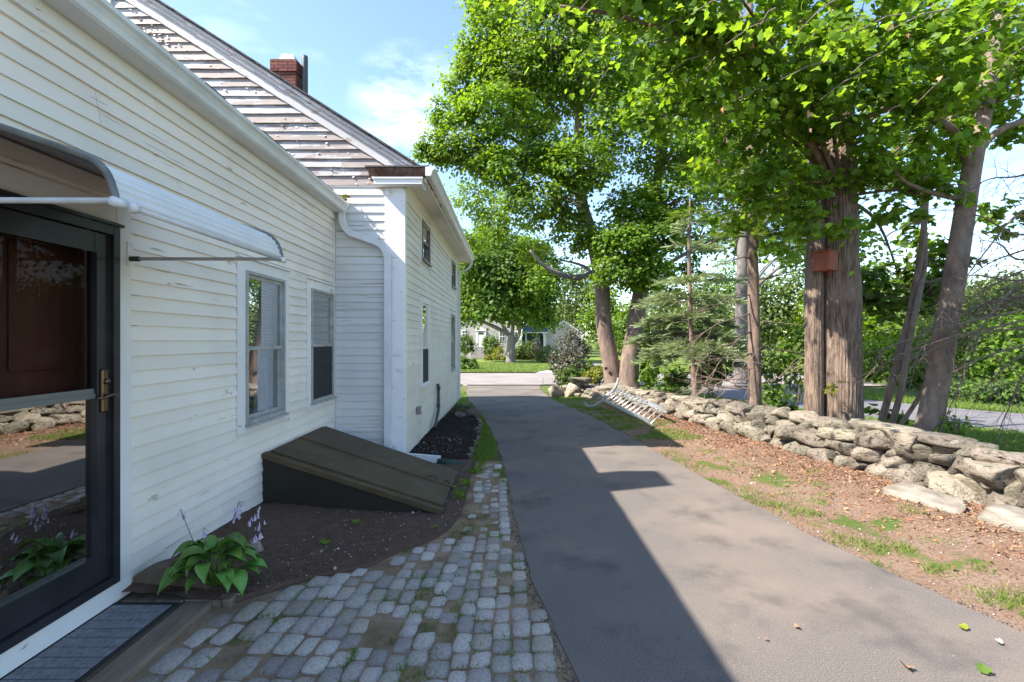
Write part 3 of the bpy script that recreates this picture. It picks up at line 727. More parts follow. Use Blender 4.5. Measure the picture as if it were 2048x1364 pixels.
# roof slab and shingles showing along the rake
b = MB(); b.prism([(XE+.05, YG-.13, ZE-.03), (XR, YG-.13, rz(XR)+.0), (XR, YG-.13, rz(XR)+.03), (XE+.05, YG-.13, ZE+.002)], (0, YF-YG+.26, 0))
b.prism([(XR, YG-.13, rz(XR)), (-10.7, YG-.13, rz(XR)-4.8*RS), (-10.7, YG-.13, rz(XR)-4.8*RS+.03), (XR, YG-.13, rz(XR)+.03)], (0, YF-YG+.26, 0))
roof = blt(b, 'roof', m_shingle, mainh)
r = random.Random(9); x = XE+.07; k = 0
while x > XR:
    l = .125*r.uniform(.9, 1.1); x0 = x; x1 = x-l*1.15
    y0 = YG-.135-r.uniform(.0, .022); th = .012+r.uniform(0, .006)
    vs = [(x0, y0, rz(x0)+.004), (x1, y0, rz(x1)-.004), (x1, YG+.35, rz(x1)-.004), (x0, YG+.35, rz(x0)+.004)]
    b = MB(); b.prism([(v[0], v[1], v[2]+.006) for v in vs], (0, 0, th))
    o = b.build('shingle', m_shingle); o.parent = roof
    x -= l
b = MB()
for row in range(1, 34):
    x0 = XE+.07-.14*row; y = YG+.36
    while y < YF+.12:
        l = r.uniform(.28, .32); b.box((x0-.145, y, rz(x0)-.0), (x0, min(y+l-.005, YF+.12), rz(x0)+.012)); y += l
# side wall (faces the driveway, in shade)
C = (7.82, 8.50, .88, 2.22); Dw = (11.65, 12.42, .88, 2.22); A = (7.84, 8.58, 2.87, 3.50); Bw = (11.75, 12.5, 2.87, 3.50)
wins = [C, Dw, A, Bw]
swall = mkwall(holes_wall(FM, YG+.12, YF, -.02, 3.72, wins, -.14, -.002), 'side_wall', m_side, mainh)
def sspan(zb, zt):
    sp = [(YG+.088, YF-.10)]
    for w in wins:
        l, rr, t, bt = .10, .10, .09, .07
        if zt > w[2]-bt+.02 and zb < w[3]+t-.02:
            n = []
            for s, e in sp:
                if w[0]-l > s: n.append((s, min(w[0]-l, e)))
                if w[1]+rr < e: n.append((max(w[1]+rr, s), e))
            sp = n
    return sp
clapboards(FM, swall, m_side, .06, 3.46, .107, sspan, 5, .016, .0, 3.0)
for w in wins: casing(FM, w, mainh, .095, .095, .085, .06)
window(FM, C, mainh, m_trim, m_trim, .44, screen=True, label='nearer ground floor window with a dark lower screen')
window(FM, Dw, mainh, m_sill, m_sill, .5, label='farther ground floor window')
window(FM, A, mainh, m_sashdark, m_sashdark, .5, blinds=True, label='nearer small upper window')
window(FM, Bw, mainh, m_sashdark, m_sashdark, .5, label='farther small upper window')
blt(MB().box((XM, YF-.10, .0), (XM+.026, YF+.005, 3.46)), 'corner_board', m_trim, mainh)
b = MB(); b.prism([(XM-.02, YF, -.05), (-10.4, YF, -.05), (-10.4, YF, 3.6), (XR, YF, rz(XR)-.03), (XM-.02, YF, rz(XM)-.03)], (0, .12, 0)); blt(b, 'end_wall', m_side, mainh)
blt(MB().box((-10.3, YG+.13, -.4), (XM-.05, YF-.01, .0)), 'foundation', m_mortar, mainh)
blt(MB().box((XM, YG+.003, 3.462), (XM+.022, YF, 3.66)), 'frieze_board', m_side, mainh)
blt(MB().box((XM, YG-.02, 3.661), (XE+.02, YF+.1, 3.683)), 'soffit', m_side, mainh)
b = MB(); b.prism([(XM+.022, YG+.01, 3.57), (XM+.075, YG+.01, 3.659), (XM+.022, YG+.01, 3.659)], (0, YF-YG, 0)); blt(b, 'bed_moulding', m_side, mainh)
blt(MB().box((XE-.004, YG-.10, 3.645), (XE+.022, YF+.12, ZE-.01)), 'fascia', m_side, mainh)
# rotten stretch of fascia near the corner
b = MB(); r = random.Random(3)
for k in range(26):
    y = YG-.08+k*.05; b.box((XE+.021, y, 3.66+r.uniform(0, .05)), (XE+.028+r.uniform(0, .006), y+.045, 3.70+r.uniform(0, .08)))
tag(blt(b, 'rotten_fascia', m_rot, mainh), kind='stuff')
g = gutter(XE+.030, 3.69, YG-.22, YF+.16, mainh, .12, .115)
# boxed cornice return with the rotten crown at the corner
y0 = YG-.20
blt(MB().box((-1.76, y0+.03, 3.60), (XE-.02, YG-.036, 3.665)), 'cornice_return', m_trim, mainh, bevel=.004)
blt(MB().box((-1.78, y0+.015, 3.667), (XE-.01, YG-.036, 3.69)), 'cornice_lip', m_trim, mainh)
b = MB(); xs = np.linspace(-1.83, XE+.02, 14); r = random.Random(6)
for i in range(len(xs)-1):
    d = r.uniform(-.012, .012); b.prism([(xs[i], y0+.0, 3.80), (xs[i], y0+.02+d, 3.765), (xs[i], y0+.075, 3.692+r.uniform(0, .012)), (xs[i], YG-.02, 3.692), (xs[i], YG-.02, 3.80)], (xs[i+1]-xs[i]-.001, 0, 0))
blt(b, 'rotten_crown', m_rot, mainh)
blt(MB().box((-1.86, y0-.02, 3.803), (XE+.04, YG+.02, 3.822)), 'return_cap', m_shingle, mainh)
# gable window high up at the left
b = MB(); b.box((-5.40, YG-.04, 5.94), (-5.24, YG-.002, 6.9)); b.box((-6.1, YG-.045, 5.86), (-5.22, YG-.002, 5.935)); blt(b, 'window_casing', m_trim, mainh)
blt(MB().box((-5.98, YG-.012, 5.94), (-5.402, YG-.004, 6.9)), 'pane', m_farglass, mainh)
# far downspout, meter box, drain pipe
p = bez((XE+.09, YF+.02, 3.69), (XE+.07, YF, 3.45), (XM+.10, YF-.02, 3.40), 7)+[(XM+.055, YF-.03, 3.30), (XM+.055, YF-.03, .05)]
blt(flat_pipe(p, .035, .026, (1, 0, 0)), 'downspout', m_down, mainh)
bx = blt(MB().box((XM+.018, 7.38, .50), (XM+.085, 7.50, .61)), 'outlet_box', m_mortar, mainh, bevel=.006)
b = MB(); b.box((XM+.083, 7.40, .515), (XM+.093, 7.48, .60)); o = b.build('cover', m_gut); o.parent = bx
b = MB(); b.tube([(XM+.045, 9.35, .78), (XM+.06, 9.35, .72), (XM+.06, 9.35, .36), (XM+.075, 9.25, .30), (XM+.10, 8.75, .13), (XM+.11, 8.60, .10)], .028, 10)
dp = blt(b, 'drain_pipe', m_pipe, mainh, smooth=True)
for q in (.37, .70): c_ = MB().tube([(XM+.06, 9.35, q-.03), (XM+.06, 9.35, q+.03)], .036, 10).build('collar', m_pipe, None, True); c_.parent = dp
# brick chimney, metal cap and the flue pipe beside it
ch = brick_stack('chimney', -5.10, 11.5, .54, .54, 5.9, 7.93, mainh, 6.95)
b = MB(); z0 = 7.93
b.prism([(-5.27, 11.32, z0), (-4.91, 11.32, z0), (-4.94, 11.36, z0+.15), (-5.20, 11.36, z0+.17)], (0, .3, 0)); o = b.build('flashing_cap', m_cap); o.parent = ch
fl = blt(MB().tube([(-4.70, 11.4, 6.0), (-4.70, 11.4, 8.02), (-4.705, 11.41, 8.06)], .068, 16), 'flue_pipe', m_pipe, mainh, smooth=True)

# moss and seedlings where the wing roof meets the gable
def scatter(name, T, TF, Ppos, Frm, Sc, mat, parent=None, smooth=False):
    """T (k,3) template; TF faces (m,q); Ppos (N,3); Frm (N,3,3) rows = axes; Sc (N,) or (N,3)"""
    T = np.asarray(T, float); TF = np.asarray(TF); N = len(Ppos); Sc = np.asarray(Sc, float)
    if Sc.ndim == 1: Sc = Sc[:, None].repeat(3, 1)
    V = (T[None]*Sc[:, None, :]) @ Frm + Ppos[:, None, :]
    F = (TF[None] + (np.arange(N)*len(T))[:, None, None]).reshape(-1, TF.shape[1])
    me = npmesh(name, V.reshape(-1, 3), F, smooth)
    return put(name, me, mat, parent)
def unit(v): return v/np.maximum(np.linalg.norm(v, axis=-1, keepdims=True), 1e-9)
def frames(nrm, rg, axis=None):
    """rows: x (width), y (length), z (normal)"""
    n = unit(nrm); t = axis if axis is not None else rg.normal(size=n.shape)
    t = unit(t - n*(t*n).sum(-1, keepdims=True)); x = np.cross(t, n)
    return np.stack([x, t, n], 1)
LEAF4 = np.array([(0, 0, 0), (.42, .45, .10), (0, 1, -.04), (-.42, .45, .10)]); LF4 = np.array([(0, 1, 2), (0, 2, 3)])
BLADE = np.array([(-.5, 0, 0), (.5, 0, 0), (.28, .55, .10), (-.28, .55, .10), (0, 1, .42)]);
BLF = np.array([(0, 1, 2), (0, 2, 3), (3, 2, 4)])
def maple_template():
    o = [(0,0),(.12,-.04),(.36,-.10),(.40,.12),(.66,.20),(.54,.38),(.60,.62),(.38,.62),(.26,.72),(.15,.88),(0,1.06)]
    pts = [(x, y, .10*abs(x)+.0) for x, y in o] + [(-x, y, .10*abs(x)) for x, y in o[1:-1]][::-1]
    k = len(pts); c = (0, .40, -.02); V = pts+[c]
    F = [(i, (i+1) % k, k) for i in range(k)]
    V = [(a, b_, z+.16*abs(a)-.22*(b_-.4)**2) for a, b_, z in V]
    return np.array(V), np.array(F)
MAPLE, MAPF = maple_template()
n = 90; g2 = np.random.default_rng(3)
pos = np.stack([XW+.14+g2.normal(size=n)*.05, YG-.05-g2.random(n)*.1, 3.43+g2.random(n)*.04], 1)
tag(under(scatter('moss', LEAF4, LF4, pos, frames(g2.normal(size=(n, 3))+np.array([0, -.3, 1]), g2), g2.uniform(.02, .05, n), m_moss), wing), kind='stuff')

# ---------------------------------------------------------------- storm door
d = blt(MB().box((XW-.22, DOOR[0]+.0, DOOR[2]-.02), (XW-.101, DOOR[1], DOOR[2]+.02)), 'storm_door', m_black, wing)
u0, u1, z0, z1 = DOOR
def dpart(mb, name, mat, **k): o = mb.build(name, mat, None, **k); o.parent = d; return o
b = MB()      # outer jamb
fbox(b, FW, u1-.045, u1, -.10, .045, z0, z1); fbox(b, FW, u0, u0+.045, -.10, .045, z0, z1); fbox(b, FW, u0+.045, u1-.045, -.10, .043, z1-.05, z1)
fbox(b, FW, u0+.045, u1-.045, -.10, .043, z0, z0+.045)
fbox(b, FW, u0-.015, u1+.015, .0, .06, z1+.0012, z1+.018); dpart(b, 'jamb', m_black)
b = MB(); s0, s1 = u0+.05, u1-.05      # leaf stiles and rails
st = .095
fbox(b, FW, s1-st, s1, -.03, .018, z0+.05, z1-.055); fbox(b, FW, s0, s0+st, -.03, .018, z0+.05, z1-.055)
fbox(b, FW, s0+st, s1-st, -.03, .016, z1-.055-.11, z1-.055); fbox(b, FW, s0+st, s1-st, -.03, .016, z0+.05, z0+.19)
fbox(b, FW, s0+st, s1-st, -.024, .030, z0+.19, z0+.205); fbox(b, FW, s1-st, s1-st+.014, .018, .028, z0+.2, z1-.17)
fbox(b, FW, s1-.012, s1, .018, .026, z0+.06, z1-.06)
dpart(b, 'stiles', m_black)
zr = z0+1.085
b = MB(); fbox(b, FW, s0+st, s1-st, -.02, .020, zr, zr+.028); fbox(b, FW, s0+st, s1-st, -.02, .012, zr+.028, zr+.055); dpart(b, 'meeting_rail', M('grey_rail', (.16, .16, .145), .45))
g_ = MB(); fbox(g_, FW, s0+st, s1-st, -.008, -.004, z0+.205, zr); dpart(g_, 'lower_pane', m_doorglass)
g_ = MB(); fbox(g_, FW, s0+st, s1-st, -.008, -.004, zr+.055, z1-.165); dpart(g_, 'upper_pane', glassmat('upper_door_glass', .18, (.75, .72, .72), .0))
b = MB(); fbox(b, FW, s0-.05, s1+.05, -.20, -.15, z0+.021, z1-.0)
for (a, c, e, f) in ((.12, .40, 1.25, 1.9), (.48, .76, 1.25, 1.9), (.12, .40, .25, 1.0), (.48, .76, .25, 1.0)):
    fbox(b, FW, s0+a, s0+c, -.149, -.138, z0+e, z0+f)
dpart(b, 'inner_door', m_wooddoor, bevel=.006)
b = MB(); fbox(b, FW, s1-.066, s1-.020, .018, .036, z0+1.0, z0+1.245); hp = dpart(b, 'handle_plate', m_bronze, bevel=.01)
b = MB(); uc = s1-.043
b.tube([FW(uc, .034, z0+1.095), FW(uc, .070, z0+1.095)], .011, 10); b.tube([FW(uc+.035, .074, z0+1.088), FW(uc+.01, .078, z0+1.10), FW(uc-.03, .078, z0+1.098), FW(uc-.07, .074, z0+1.085), FW(uc-.10, .072, z0+1.092)], [.007, .010, .009, .008, .006], 10)
dpart(b, 'handle', m_bronze, smooth=True)
dpart(MB().tube([FW(uc, .034, z0+1.175), FW(uc, .052, z0+1.175)], .016, 14), 'lock_cylinder', m_bronze, smooth=True)

# ---------------------------------------------------------------- awning over the door
AY0, AY1 = 1.75, 3.02
aw = empty('door_awning', (XW, 2.4, 2.3), 'curved white ribbed awning on arms above the black door', 'awning')
prof = [(XW+.012, 2.535), (-1.95, 2.40), (-1.62, 2.285), (-1.50, 2.243), (-1.455, 2.222), (-1.42, 2.190), (-1.40, 2.15), (-1.385, 2.10)]
def smooth_prof(p, n=26):
    out = []; 
    for i in range(n):
        t = i/(n-1)*(len(p)-1); k = min(int(t), len(p)-2); f = t-k
        p0 = p[max(k-1, 0)]; p1 = p[k]; p2 = p[k+1]; p3 = p[min(k+2, len(p)-1)]
        out.append(tuple(.5*((2*p1[j])+(-p0[j]+p2[j])*f+(2*p0[j]-5*p1[j]+4*p2[j]-p3[j])*f*f+(-p0[j]+3*p1[j]-3*p2[j]+p3[j])*f**3) for j in (0, 1)))
    return out
sp_ = smooth_prof(prof, 60)
def resample(q, n):
    d = [0]
    for p0, p1 in zip(q, q[1:]): d.append(d[-1]+math.hypot(p1[0]-p0[0], p1[1]-p0[1]))
    return [tuple(np.interp(t, d, [p[j] for p in q]) for j in (0, 1)) for t in np.linspace(0, d[-1], n)], d[-1]
def panel(lo, hi, name, mat, pitch=.032):
    b = MB(); q, L_ = resample(sp_[lo:hi], 140 if hi < 50 else 60)
    for i, (x, z) in enumerate(q):
        p0 = q[max(i-1, 0)]; p1 = q[min(i+1, len(q)-1)]; tx, tz = p1[0]-p0[0], p1[1]-p0[1]; l_ = math.hypot(tx, tz); nx_, nz_ = -tz/l_, tx/l_
        rib = .0045*max(-.3, math.sin(2*math.pi*i/(len(q)-1)*L_/pitch))
        for y in (AY0+.01, AY1-.01): b.v += [(x+rib*nx_, y, z+rib*nz_), (x+(rib-.003)*nx_, y, z+(rib-.003)*nz_)]
    m = len(q)
    for i in range(m-1):
        a = i*4; c = a+4; b.f += [(a, a+2, c+2, c), (a+1, c+1, c+3, a+3), (a, c, c+1, a+1), (a+2, a+3, c+3, c+2)]
    return under(b.build(name, mat), aw)
panel(0, 26, 'roof_panel', m_awnd, .05); panel(25, 60, 'front_panel', m_awn, .030)
for y, mt_ in ((AY0, m_awnf), (AY1, m_awnf)):
    b = MB(); b.tube([(x, y, z+.004) for x, z in sp_[::3]]+[(-1.38, y, 2.075)], .013, 8); under(b.build('arch', mt_, None, True), aw)
for y in (AY0, AY1):
    b = MB(); b.tube([(XW+.075, y, 2.09), (-1.40, y, 2.088)], .0105, 10); o = under(b.build('arm', m_arm, None, True), aw)
    c_ = MB().tube([(XW+.02, y, 2.09), (XW+.085, y, 2.09)], .016, 10).build('arm_socket', m_black, None, True); c_.parent = o
    pl = MB().box((XW+.024, y-.022, 2.05), (XW+.032, y+.022, 2.19)).build('wall_plate', m_trim); pl.parent = o
b = MB(); b.tube([(-1.38, AY0+.06, 2.082), (-1.38, AY1-.02, 2.082)], .0115, 12); under(b.build('front_tube', m_arm, None, True), aw)
for a, c, r_ in ((AY0-.02, AY0+.035, .017), (AY1-.03, AY1+.02, .017), (AY0+.05, AY0+.09, .0195)):
    under(MB().tube([(-1.38, a, 2.082), (-1.38, c, 2.082)], r_, 12).build('tube_collar', m_awn, None, True), aw)
b = MB(); b.box((XW+.02, AY0, 2.515), (XW+.035, AY1, 2.55)); under(b.build('wall_rail', m_awnf), aw)

# ---------------------------------------------------------------- cellar bulkhead
bk = empty('cellar_bulkhead', (-1.5, 5.3, 0), 'dark brown sloping cellar bulkhead doors against the white wall', 'bulkhead')
def bp(s, t, h=0):       # s 0..1 down the slope, t 0 near .. 1 far, h above the slope
    A_ = Vector((XW+.015, 4.66, .535)); B_ = Vector((-.60, 4.52, .045)); C_ = Vector((XW+.015, 6.14, .535)); D_ = Vector((-.62, 5.90, .030))
    p = (A_*(1-s)+B_*s)*(1-t)+(C_*(1-s)+D_*s)*t
    nrm = (B_-A_).cross(C_-A_).normalized()
    if nrm.z < 0: nrm = -nrm
    return p+nrm*h
def slab(s0, s1, t0, t1, h0, h1):
    b = MB(); v = [bp(s0, t0, h0), bp(s1, t0, h0), bp(s1, t1, h0), bp(s0, t1, h0), bp(s0, t0, h1), bp(s1, t0, h1), bp(s1, t1, h1), bp(s0, t1, h1)]
    return b.add(v, [(0,3,2,1),(4,5,6,7),(0,1,5,4),(1,2,6,5),(2,3,7,6),(3,0,4,7)])
b = MB(); v = [bp(0, 0), bp(1, 0), bp(1, 1), bp(0, 1)]; w_ = [Vector((p.x, p.y, -.08)) for p in v]
b.add(v+w_, [(0,1,2,3),(4,7,6,5),(0,4,5,1),(1,5,6,2),(2,6,7,3),(3,7,4,0)]); under(b.build('base_box', m_bulks), bk)
l1 = under(slab(.02, .985, .075, .50, .004, .024).build('door_leaf', m_bulk), bk); l2 = under(slab(.02, .995, .515, 1.0, .004, .020).build('door_leaf', m_bulk), bk)
under(slab(.0, .99, -.012, .05, -.03, .012).build('side_flange', m_bulk), bk)

for o_, mb_ in ((l1, slab(.02, .985, .068, .0755, -.004, .0255)), (l2, slab(.02, .99, .488, .522, .02, .036))):
    q = mb_.build('leaf_lip', m_bulk); q.parent = o_
for s0_, s1_ in ((.83, .90), (.935, .975)):
    b = MB(); b.tube([bp(s0_, .535, .025), bp(s0_+.01, .56, .04), bp((s0_+s1_)/2, .59, .045), bp(s1_-.01, .56, .04), bp(s1_, .535, .025)], .006, 6)
    under(b.build('handle', m_bulks, None, True), bk)
# ---------------------------------------------------------------- door mat, sill timber, stone block
gm = .055
mt = blt  # keep name short
b = MB(); b.box((-2.325, .6, gm), (-1.945, 2.925, gm+.008)); matO = b.build('door_mat', m_rub); tag(matO, 'grey ribbed door mat in front of the black storm door', 'door mat')
b = MB(); k = 0; y = .66
while y < 2.90:
    y1 = min(y+.078, 2.905); b.box((-2.30, y, gm+.0082), (-1.965, y1-.005, gm+.0125)); y += .08
tag(b.build('tread_strips', m_mat), kind='stuff').parent = matO
pl = empty('step_frame', (-1.86, 2.5, 0), 'weathered timber frame set in the ground round the door mat', 'step frame')
for k, (a, c) in enumerate((((-1.925, .4, .0), (-1.765, 2.95, .056)), ((-2.31, 2.955, .0), (-1.94, 3.045, .058)), ((-1.935, 2.96, .0), (-1.66, 3.05, .062)))):
    under(MB().box(a, c).build('plank', m_plank, None, bevel=.008), pl)
tag(MB().box((-2.33, .3, -.02), (-1.93, 2.95, .052)).build('threshold_slab', m_log), kind='structure')
b = MB(); n = 14; prof = []
for i in range(n):
    u = i/(n-1); prof.append((-2.31+u*.50, 3.05, .02+.135+.07*math.sin(u*math.pi)**.8 - .10*sm(.5, 1, u)))
b.prism([(-2.31, 3.055, .0)]+prof+[(-1.81, 3.055, .0)], (0, .14, 0))
tag(b.build('curved_block', m_log, None, bevel=.012), 'dark curved timber block between the door casing and the hosta', 'block')

# ---------------------------------------------------------------- hosta with flower stalks
hosta = empty('hosta_plant', (-1.86, 3.16, .06), 'green hosta with drooping lilac flowers beside the cellar soil bed', 'plant')
r = random.Random(12)
def hosta_leaf(L, Wd, bend, seed):
    b = MB(); n = 9; q = random.Random(seed); tw = q.uniform(-.3, .3)
    for i in range(n):
        t = i/(n-1)
        w = Wd*(math.sin(math.pi*min(1, t*.93+.10))**.75)*(1-t**4*.6) if t < 1 else 0.002
        if t < .08: w = Wd*.25
        ang = .95-bend*t; 
        # arc in the (y, z) plane
        yy = sum(L/(n-1)*math.cos(.95-bend*j/(n-1)) for j in range(i)); zz = sum(L/(n-1)*math.sin(.95-bend*j/(n-1)) for j in range(i))
        for k in range(-2, 3):
            xx = w*k/2; b.v.append((xx*math.cos(tw*t), yy, zz+abs(k)*w*.16+xx*math.sin(tw*t)+.004*math.cos(k*3.1)))
    for i in range(n-1):
        for k in range(4): b.f.append((i*5+k, i*5+k+1, i*5+5+k+1, i*5+5+k))
    return b.mesh('leaf', True)
HL = [hosta_leaf(*a) for a in ((.17, .045, 1.7, 1), (.19, .052, 2.0, 2), (.15, .042, 1.5, 3), (.20, .050, 2.4, 4))]
for h in HL: h.materials.append(m_hosta)
hc = Vector((-1.85, 3.12, .05))
for k in range(44):
    a = k*2.399; ring = k/44; rr = .03+.15*ring
    o = bpy.data.objects.new('leaf', HL[k % 4]); COL.objects.link(o)
    dirv = Vector((math.cos(a), math.sin(a)*.75, 0)); base = hc+Vector((dirv.x*rr, dirv.y*rr, .24-.15*ring**1.3+r.uniform(-.02, .02)))
    o.rotation_euler = (r.uniform(-.2, .25)-.45*ring, r.uniform(-.25, .25), math.atan2(dirv.y, dirv.x)-math.pi/2+r.uniform(-.3, .3))
    o.location = base; s_ = r.uniform(.80, 1.12); o.scale = (s_, s_, s_); under(o, hosta)
b = MB()
for k in range(44):
    a = k*2.399; ring = k/44; rr = .03+.15*ring; e = hc+Vector((math.cos(a)*rr, math.sin(a)*.75*rr, .20-.13*ring**1.3))
    b.tube([hc+Vector((math.cos(a)*.02, math.sin(a)*.02, -.03)), (hc+e)/2+Vector((math.cos(a)*.01, 0, .02)), e], .0035, 4)
tag(under(b.build('leaf_stems', m_hosta, None, True), hosta), kind='stuff')
stalks = [((-.02, .0), (-.20, -.02, .50), 3), ((.0, .02), (-.08, .02, .37), 4), ((.05, .0), (.16, -.01, .55), 6), ((.04, .03), (.13, .04, .52), 7), ((.06, .01), (.20, .08, .44), 5), ((.05, .03), (.25, .10, .40), 5), ((.03, .0), (.28, .0, .36), 5), ((.07, 0), (.22, .14, .48), 5)]
for (bx_, by_), (tx, ty, tz), nf in stalks:
    p0 = hc+Vector((bx_, by_, .02)); p2 = hc+Vector((tx, ty, tz)); p1 = (p0+p2)/2+Vector((-.02, 0, .05)); tip = p2+Vector((.035, 0, -.02))
    b = MB(); b.tube([p0, p1, p2, tip], [.0026, .0022, .0018, .001], 5); st_ = under(b.build('flower_stalk', m_hstem, None, True), hosta)
    for j in range(nf):
        c = p2.lerp(p1, j*.07)+Vector((r.uniform(-.012, .012), r.uniform(-.012, .012), -.01)); dr = Vector((r.uniform(-.3, .8), r.uniform(-.5, .5), -1)).normalized()*r.uniform(.022, .04)
        q = MB(); q.tube([c, c+dr*.5, c+dr], [.0015, .004, .0085 if r.random() > .3 else .003], 6, False); o = q.build('flower', m_flower, None, True); o.parent = st_

# ---------------------------------------------------------------- stones
def rock_mesh(seed, sub=3, flat=.0, name='stone'):
    import bmesh
    bm = bmesh.new(); bmesh.ops.create_icosphere(bm, subdivisions=sub, radius=1)
    r = random.Random(seed); ax = [Vector((r.gauss(0, 1), r.gauss(0, 1), r.gauss(0, 1))).normalized() for _ in range(9)]; cut = [r.uniform(.46, .80) for _ in ax]
    for v in bm.verts:
        p = v.co.copy(); q = Vector([math.copysign(abs(c)**.72, c) for c in p]); q *= 1/max(abs(q.x), abs(q.y), abs(q.z))**.35
        for a, c in zip(ax, cut):
            d = q.dot(a)
            if d > c: q -= a*(d-c)*.98
        nn = mnoise.noise(q*1.3+Vector((seed*3.1, 0, 0)))*.14+mnoise.noise(q*3.7+Vector((seed, 5, 0)))*.055+mnoise.noise(q*8+Vector((seed, 5, 0)))*.022
        v.co = q*(1+nn)*.56
    me = bpy.data.meshes.new(name); bm.to_mesh(me); bm.free(); me.polygons.foreach_set('use_smooth', [True]*len(me.polygons)); me.update(); return me
RK = [rock_mesh(i, 3) for i in range(20)]
for q in RK: q.materials.append(m_stone)
wallS = empty('stone_wall', (3.9, 8, 0), 'long dry stone wall of grey field stones between the verge and the trees', 'stone wall')
wr = random.Random(31); count = 0
def wall_at(s):      # point along the foot polyline by arc length
    acc = 0
    for (x0, y0), (x1, y1) in zip(WP, WP[1:]):
        l = math.hypot(x1-x0, y1-y0)
        if s <= acc+l:
            t = (s-acc)/l; d = Vector((x1-x0, y1-y0, 0))/l; return Vector((x0+(x1-x0)*t, y0+(y1-y0)*t, 0)), d
        acc += l
    return Vector((WP[-1][0], WP[-1][1], 0)), d
WL = sum(math.hypot(a[0]-b_[0], a[1]-b_[1]) for a, b_ in zip(WP, WP[1:]))
def put_stone(p, d, l, dep, h, tilt=.12):
    global count
    o = bpy.data.objects.new('stone', wr.choice(RK)); COL.objects.link(o)
    o.location = p; o.scale = (l, dep, h); o.rotation_euler = (wr.uniform(-tilt, tilt), wr.uniform(-tilt, tilt), math.atan2(d.y, d.x)+wr.uniform(-.18, .18)+(math.pi if wr.random() < .5 else 0))
    under(o, wallS); count += 1
for layer, (zc, hh, inset) in enumerate(((.045, .19, .11), (.185, .17, .15), (.315, .155, .20), (.44, .15, .25))):
    s = wr.uniform(0, .2)
    while s < WL:
        big = wr.random()
        l = (wr.uniform(.18, .36) if big > .33 else wr.uniform(.36, .62))
        if layer == 3 and wr.random() < .5: l *= 1.45
        p, d = wall_at(min(s+l/2, WL)); nrm = Vector((d.y, -d.x, 0))
        low = .68+.28*(1-sm(7, 12, p.y)) - .22*sm(13.2, 15.2, p.y)
        h = hh*wr.uniform(.95, 1.35)
        if layer == 3 and (wr.random() < .1 or s > WL-.8): s += l; continue
        z = gz(p.x, p.y)+zc*low+.04+wr.uniform(-.02, .02)
        q = p+nrm*(inset+wr.uniform(-.05, .05)); q.z = z
        put_stone(q, d, l*1.16, wr.uniform(.34, .46), h*1.18)
        if wr.random() < .25 and count < 200:
            q2 = p+nrm*(inset-.08)+d*l*.5; q2.z = z+wr.uniform(-.10, .10); put_stone(q2, d, wr.uniform(.12, .2), .2, wr.uniform(.08, .13), .4)
        s += l*.96
    # back face, seen over the top
    if layer >= 2:
        s = wr.uniform(0, .3)
        while s < WL*.97:
            l = wr.uniform(.30, .6); p, d = wall_at(min(s+l/2, WL)); nrm = Vector((d.y, -d.x, 0)); q = p+nrm*(.50+wr.uniform(-.04, .04)); low = .68+.28*(1-sm(7, 12, p.y))- .22*sm(13.2, 15.2, p.y)
            q.z = gz(p.x, p.y)+(zc*low)+wr.uniform(-.03, .02); put_stone(q, d, l*1.1, .42, hh*1.25); s += l*.98
# a few large capstones and boulders at measured places
for (x, y, z, l, dp, h, rot) in ((4.50, 6.05, .53, .95, .45, .20, 1.75), (4.62, 5.35, .50, .80, .42, .17, 1.7), (4.58, 4.75, .33, .52, .42, .27, 1.5), (4.72, 4.30, .13, .70, .38, .25, 1.75), (4.98, 4.05, .42, .80, .46, .18, 1.7), (1.42, 15.3, .12, .62, .5, .62, .5), (1.85, 15.2, .16, .55, .5, .5, .2), (2.35, 15.25, .22, 1.0, .55, .50, -.2), (3.0, 14.6, .32, 1.1, .6, .34, -.9), (2.05, 14.95, .52, .8, .5, .3, -.3)):
    o = bpy.data.objects.new('stone', RK[count % 20]); COL.objects.link(o); o.location = (x, y, gz(x, y)+z); o.scale = (l, dp, h); o.rotation_euler = (0, 0, rot); under(o, wallS); count += 1
# low rubble heart so that no daylight shows through the joints
b = MB(); pts = [wall_at(s) for s in np.linspace(0, WL, 44)]
for p, d in pts:
    nrm = Vector((d.y, -d.x, 0)); low = .68+.28*(1-sm(7, 12, p.y)) - .3*sm(13.2, 15.2, p.y)
    for a, z in ((.18, -.1), (.25, .36*low), (.50, .36*low), (.58, -.3)): q = p+nrm*a; b.v.append((q.x, q.y, gz(p.x, p.y)+z))
for i in range(len(pts)-1):
    for k in range(3): b.f.append((i*4+k, i*4+k+1, i*4+5+k, i*4+4+k))
tag(under(b.build('rubble_core', m_soil, None), wallS), kind='stuff')
# flat ledge rocks flush with the verge
for (x, y, l, w, rot, lab) in ((3.98, 4.83, .62, .34, 1.9, 'flat pale ledge rock sunk in the verge by the lowest wall stones, farther one'), (4.32, 4.12, .62, .36, 1.8, 'flat pale ledge rock sunk in the verge at the near right, closest one')):
    o = put('ledge_rock', rock_mesh(int(x*7)+3, 4, name='ledge_rock'), m_ledge); o.location = (x, y, .045); o.scale = (l*1.0, w*.95, .22); o.rotation_euler = (0, 0, rot); tag(o, lab, 'rock')
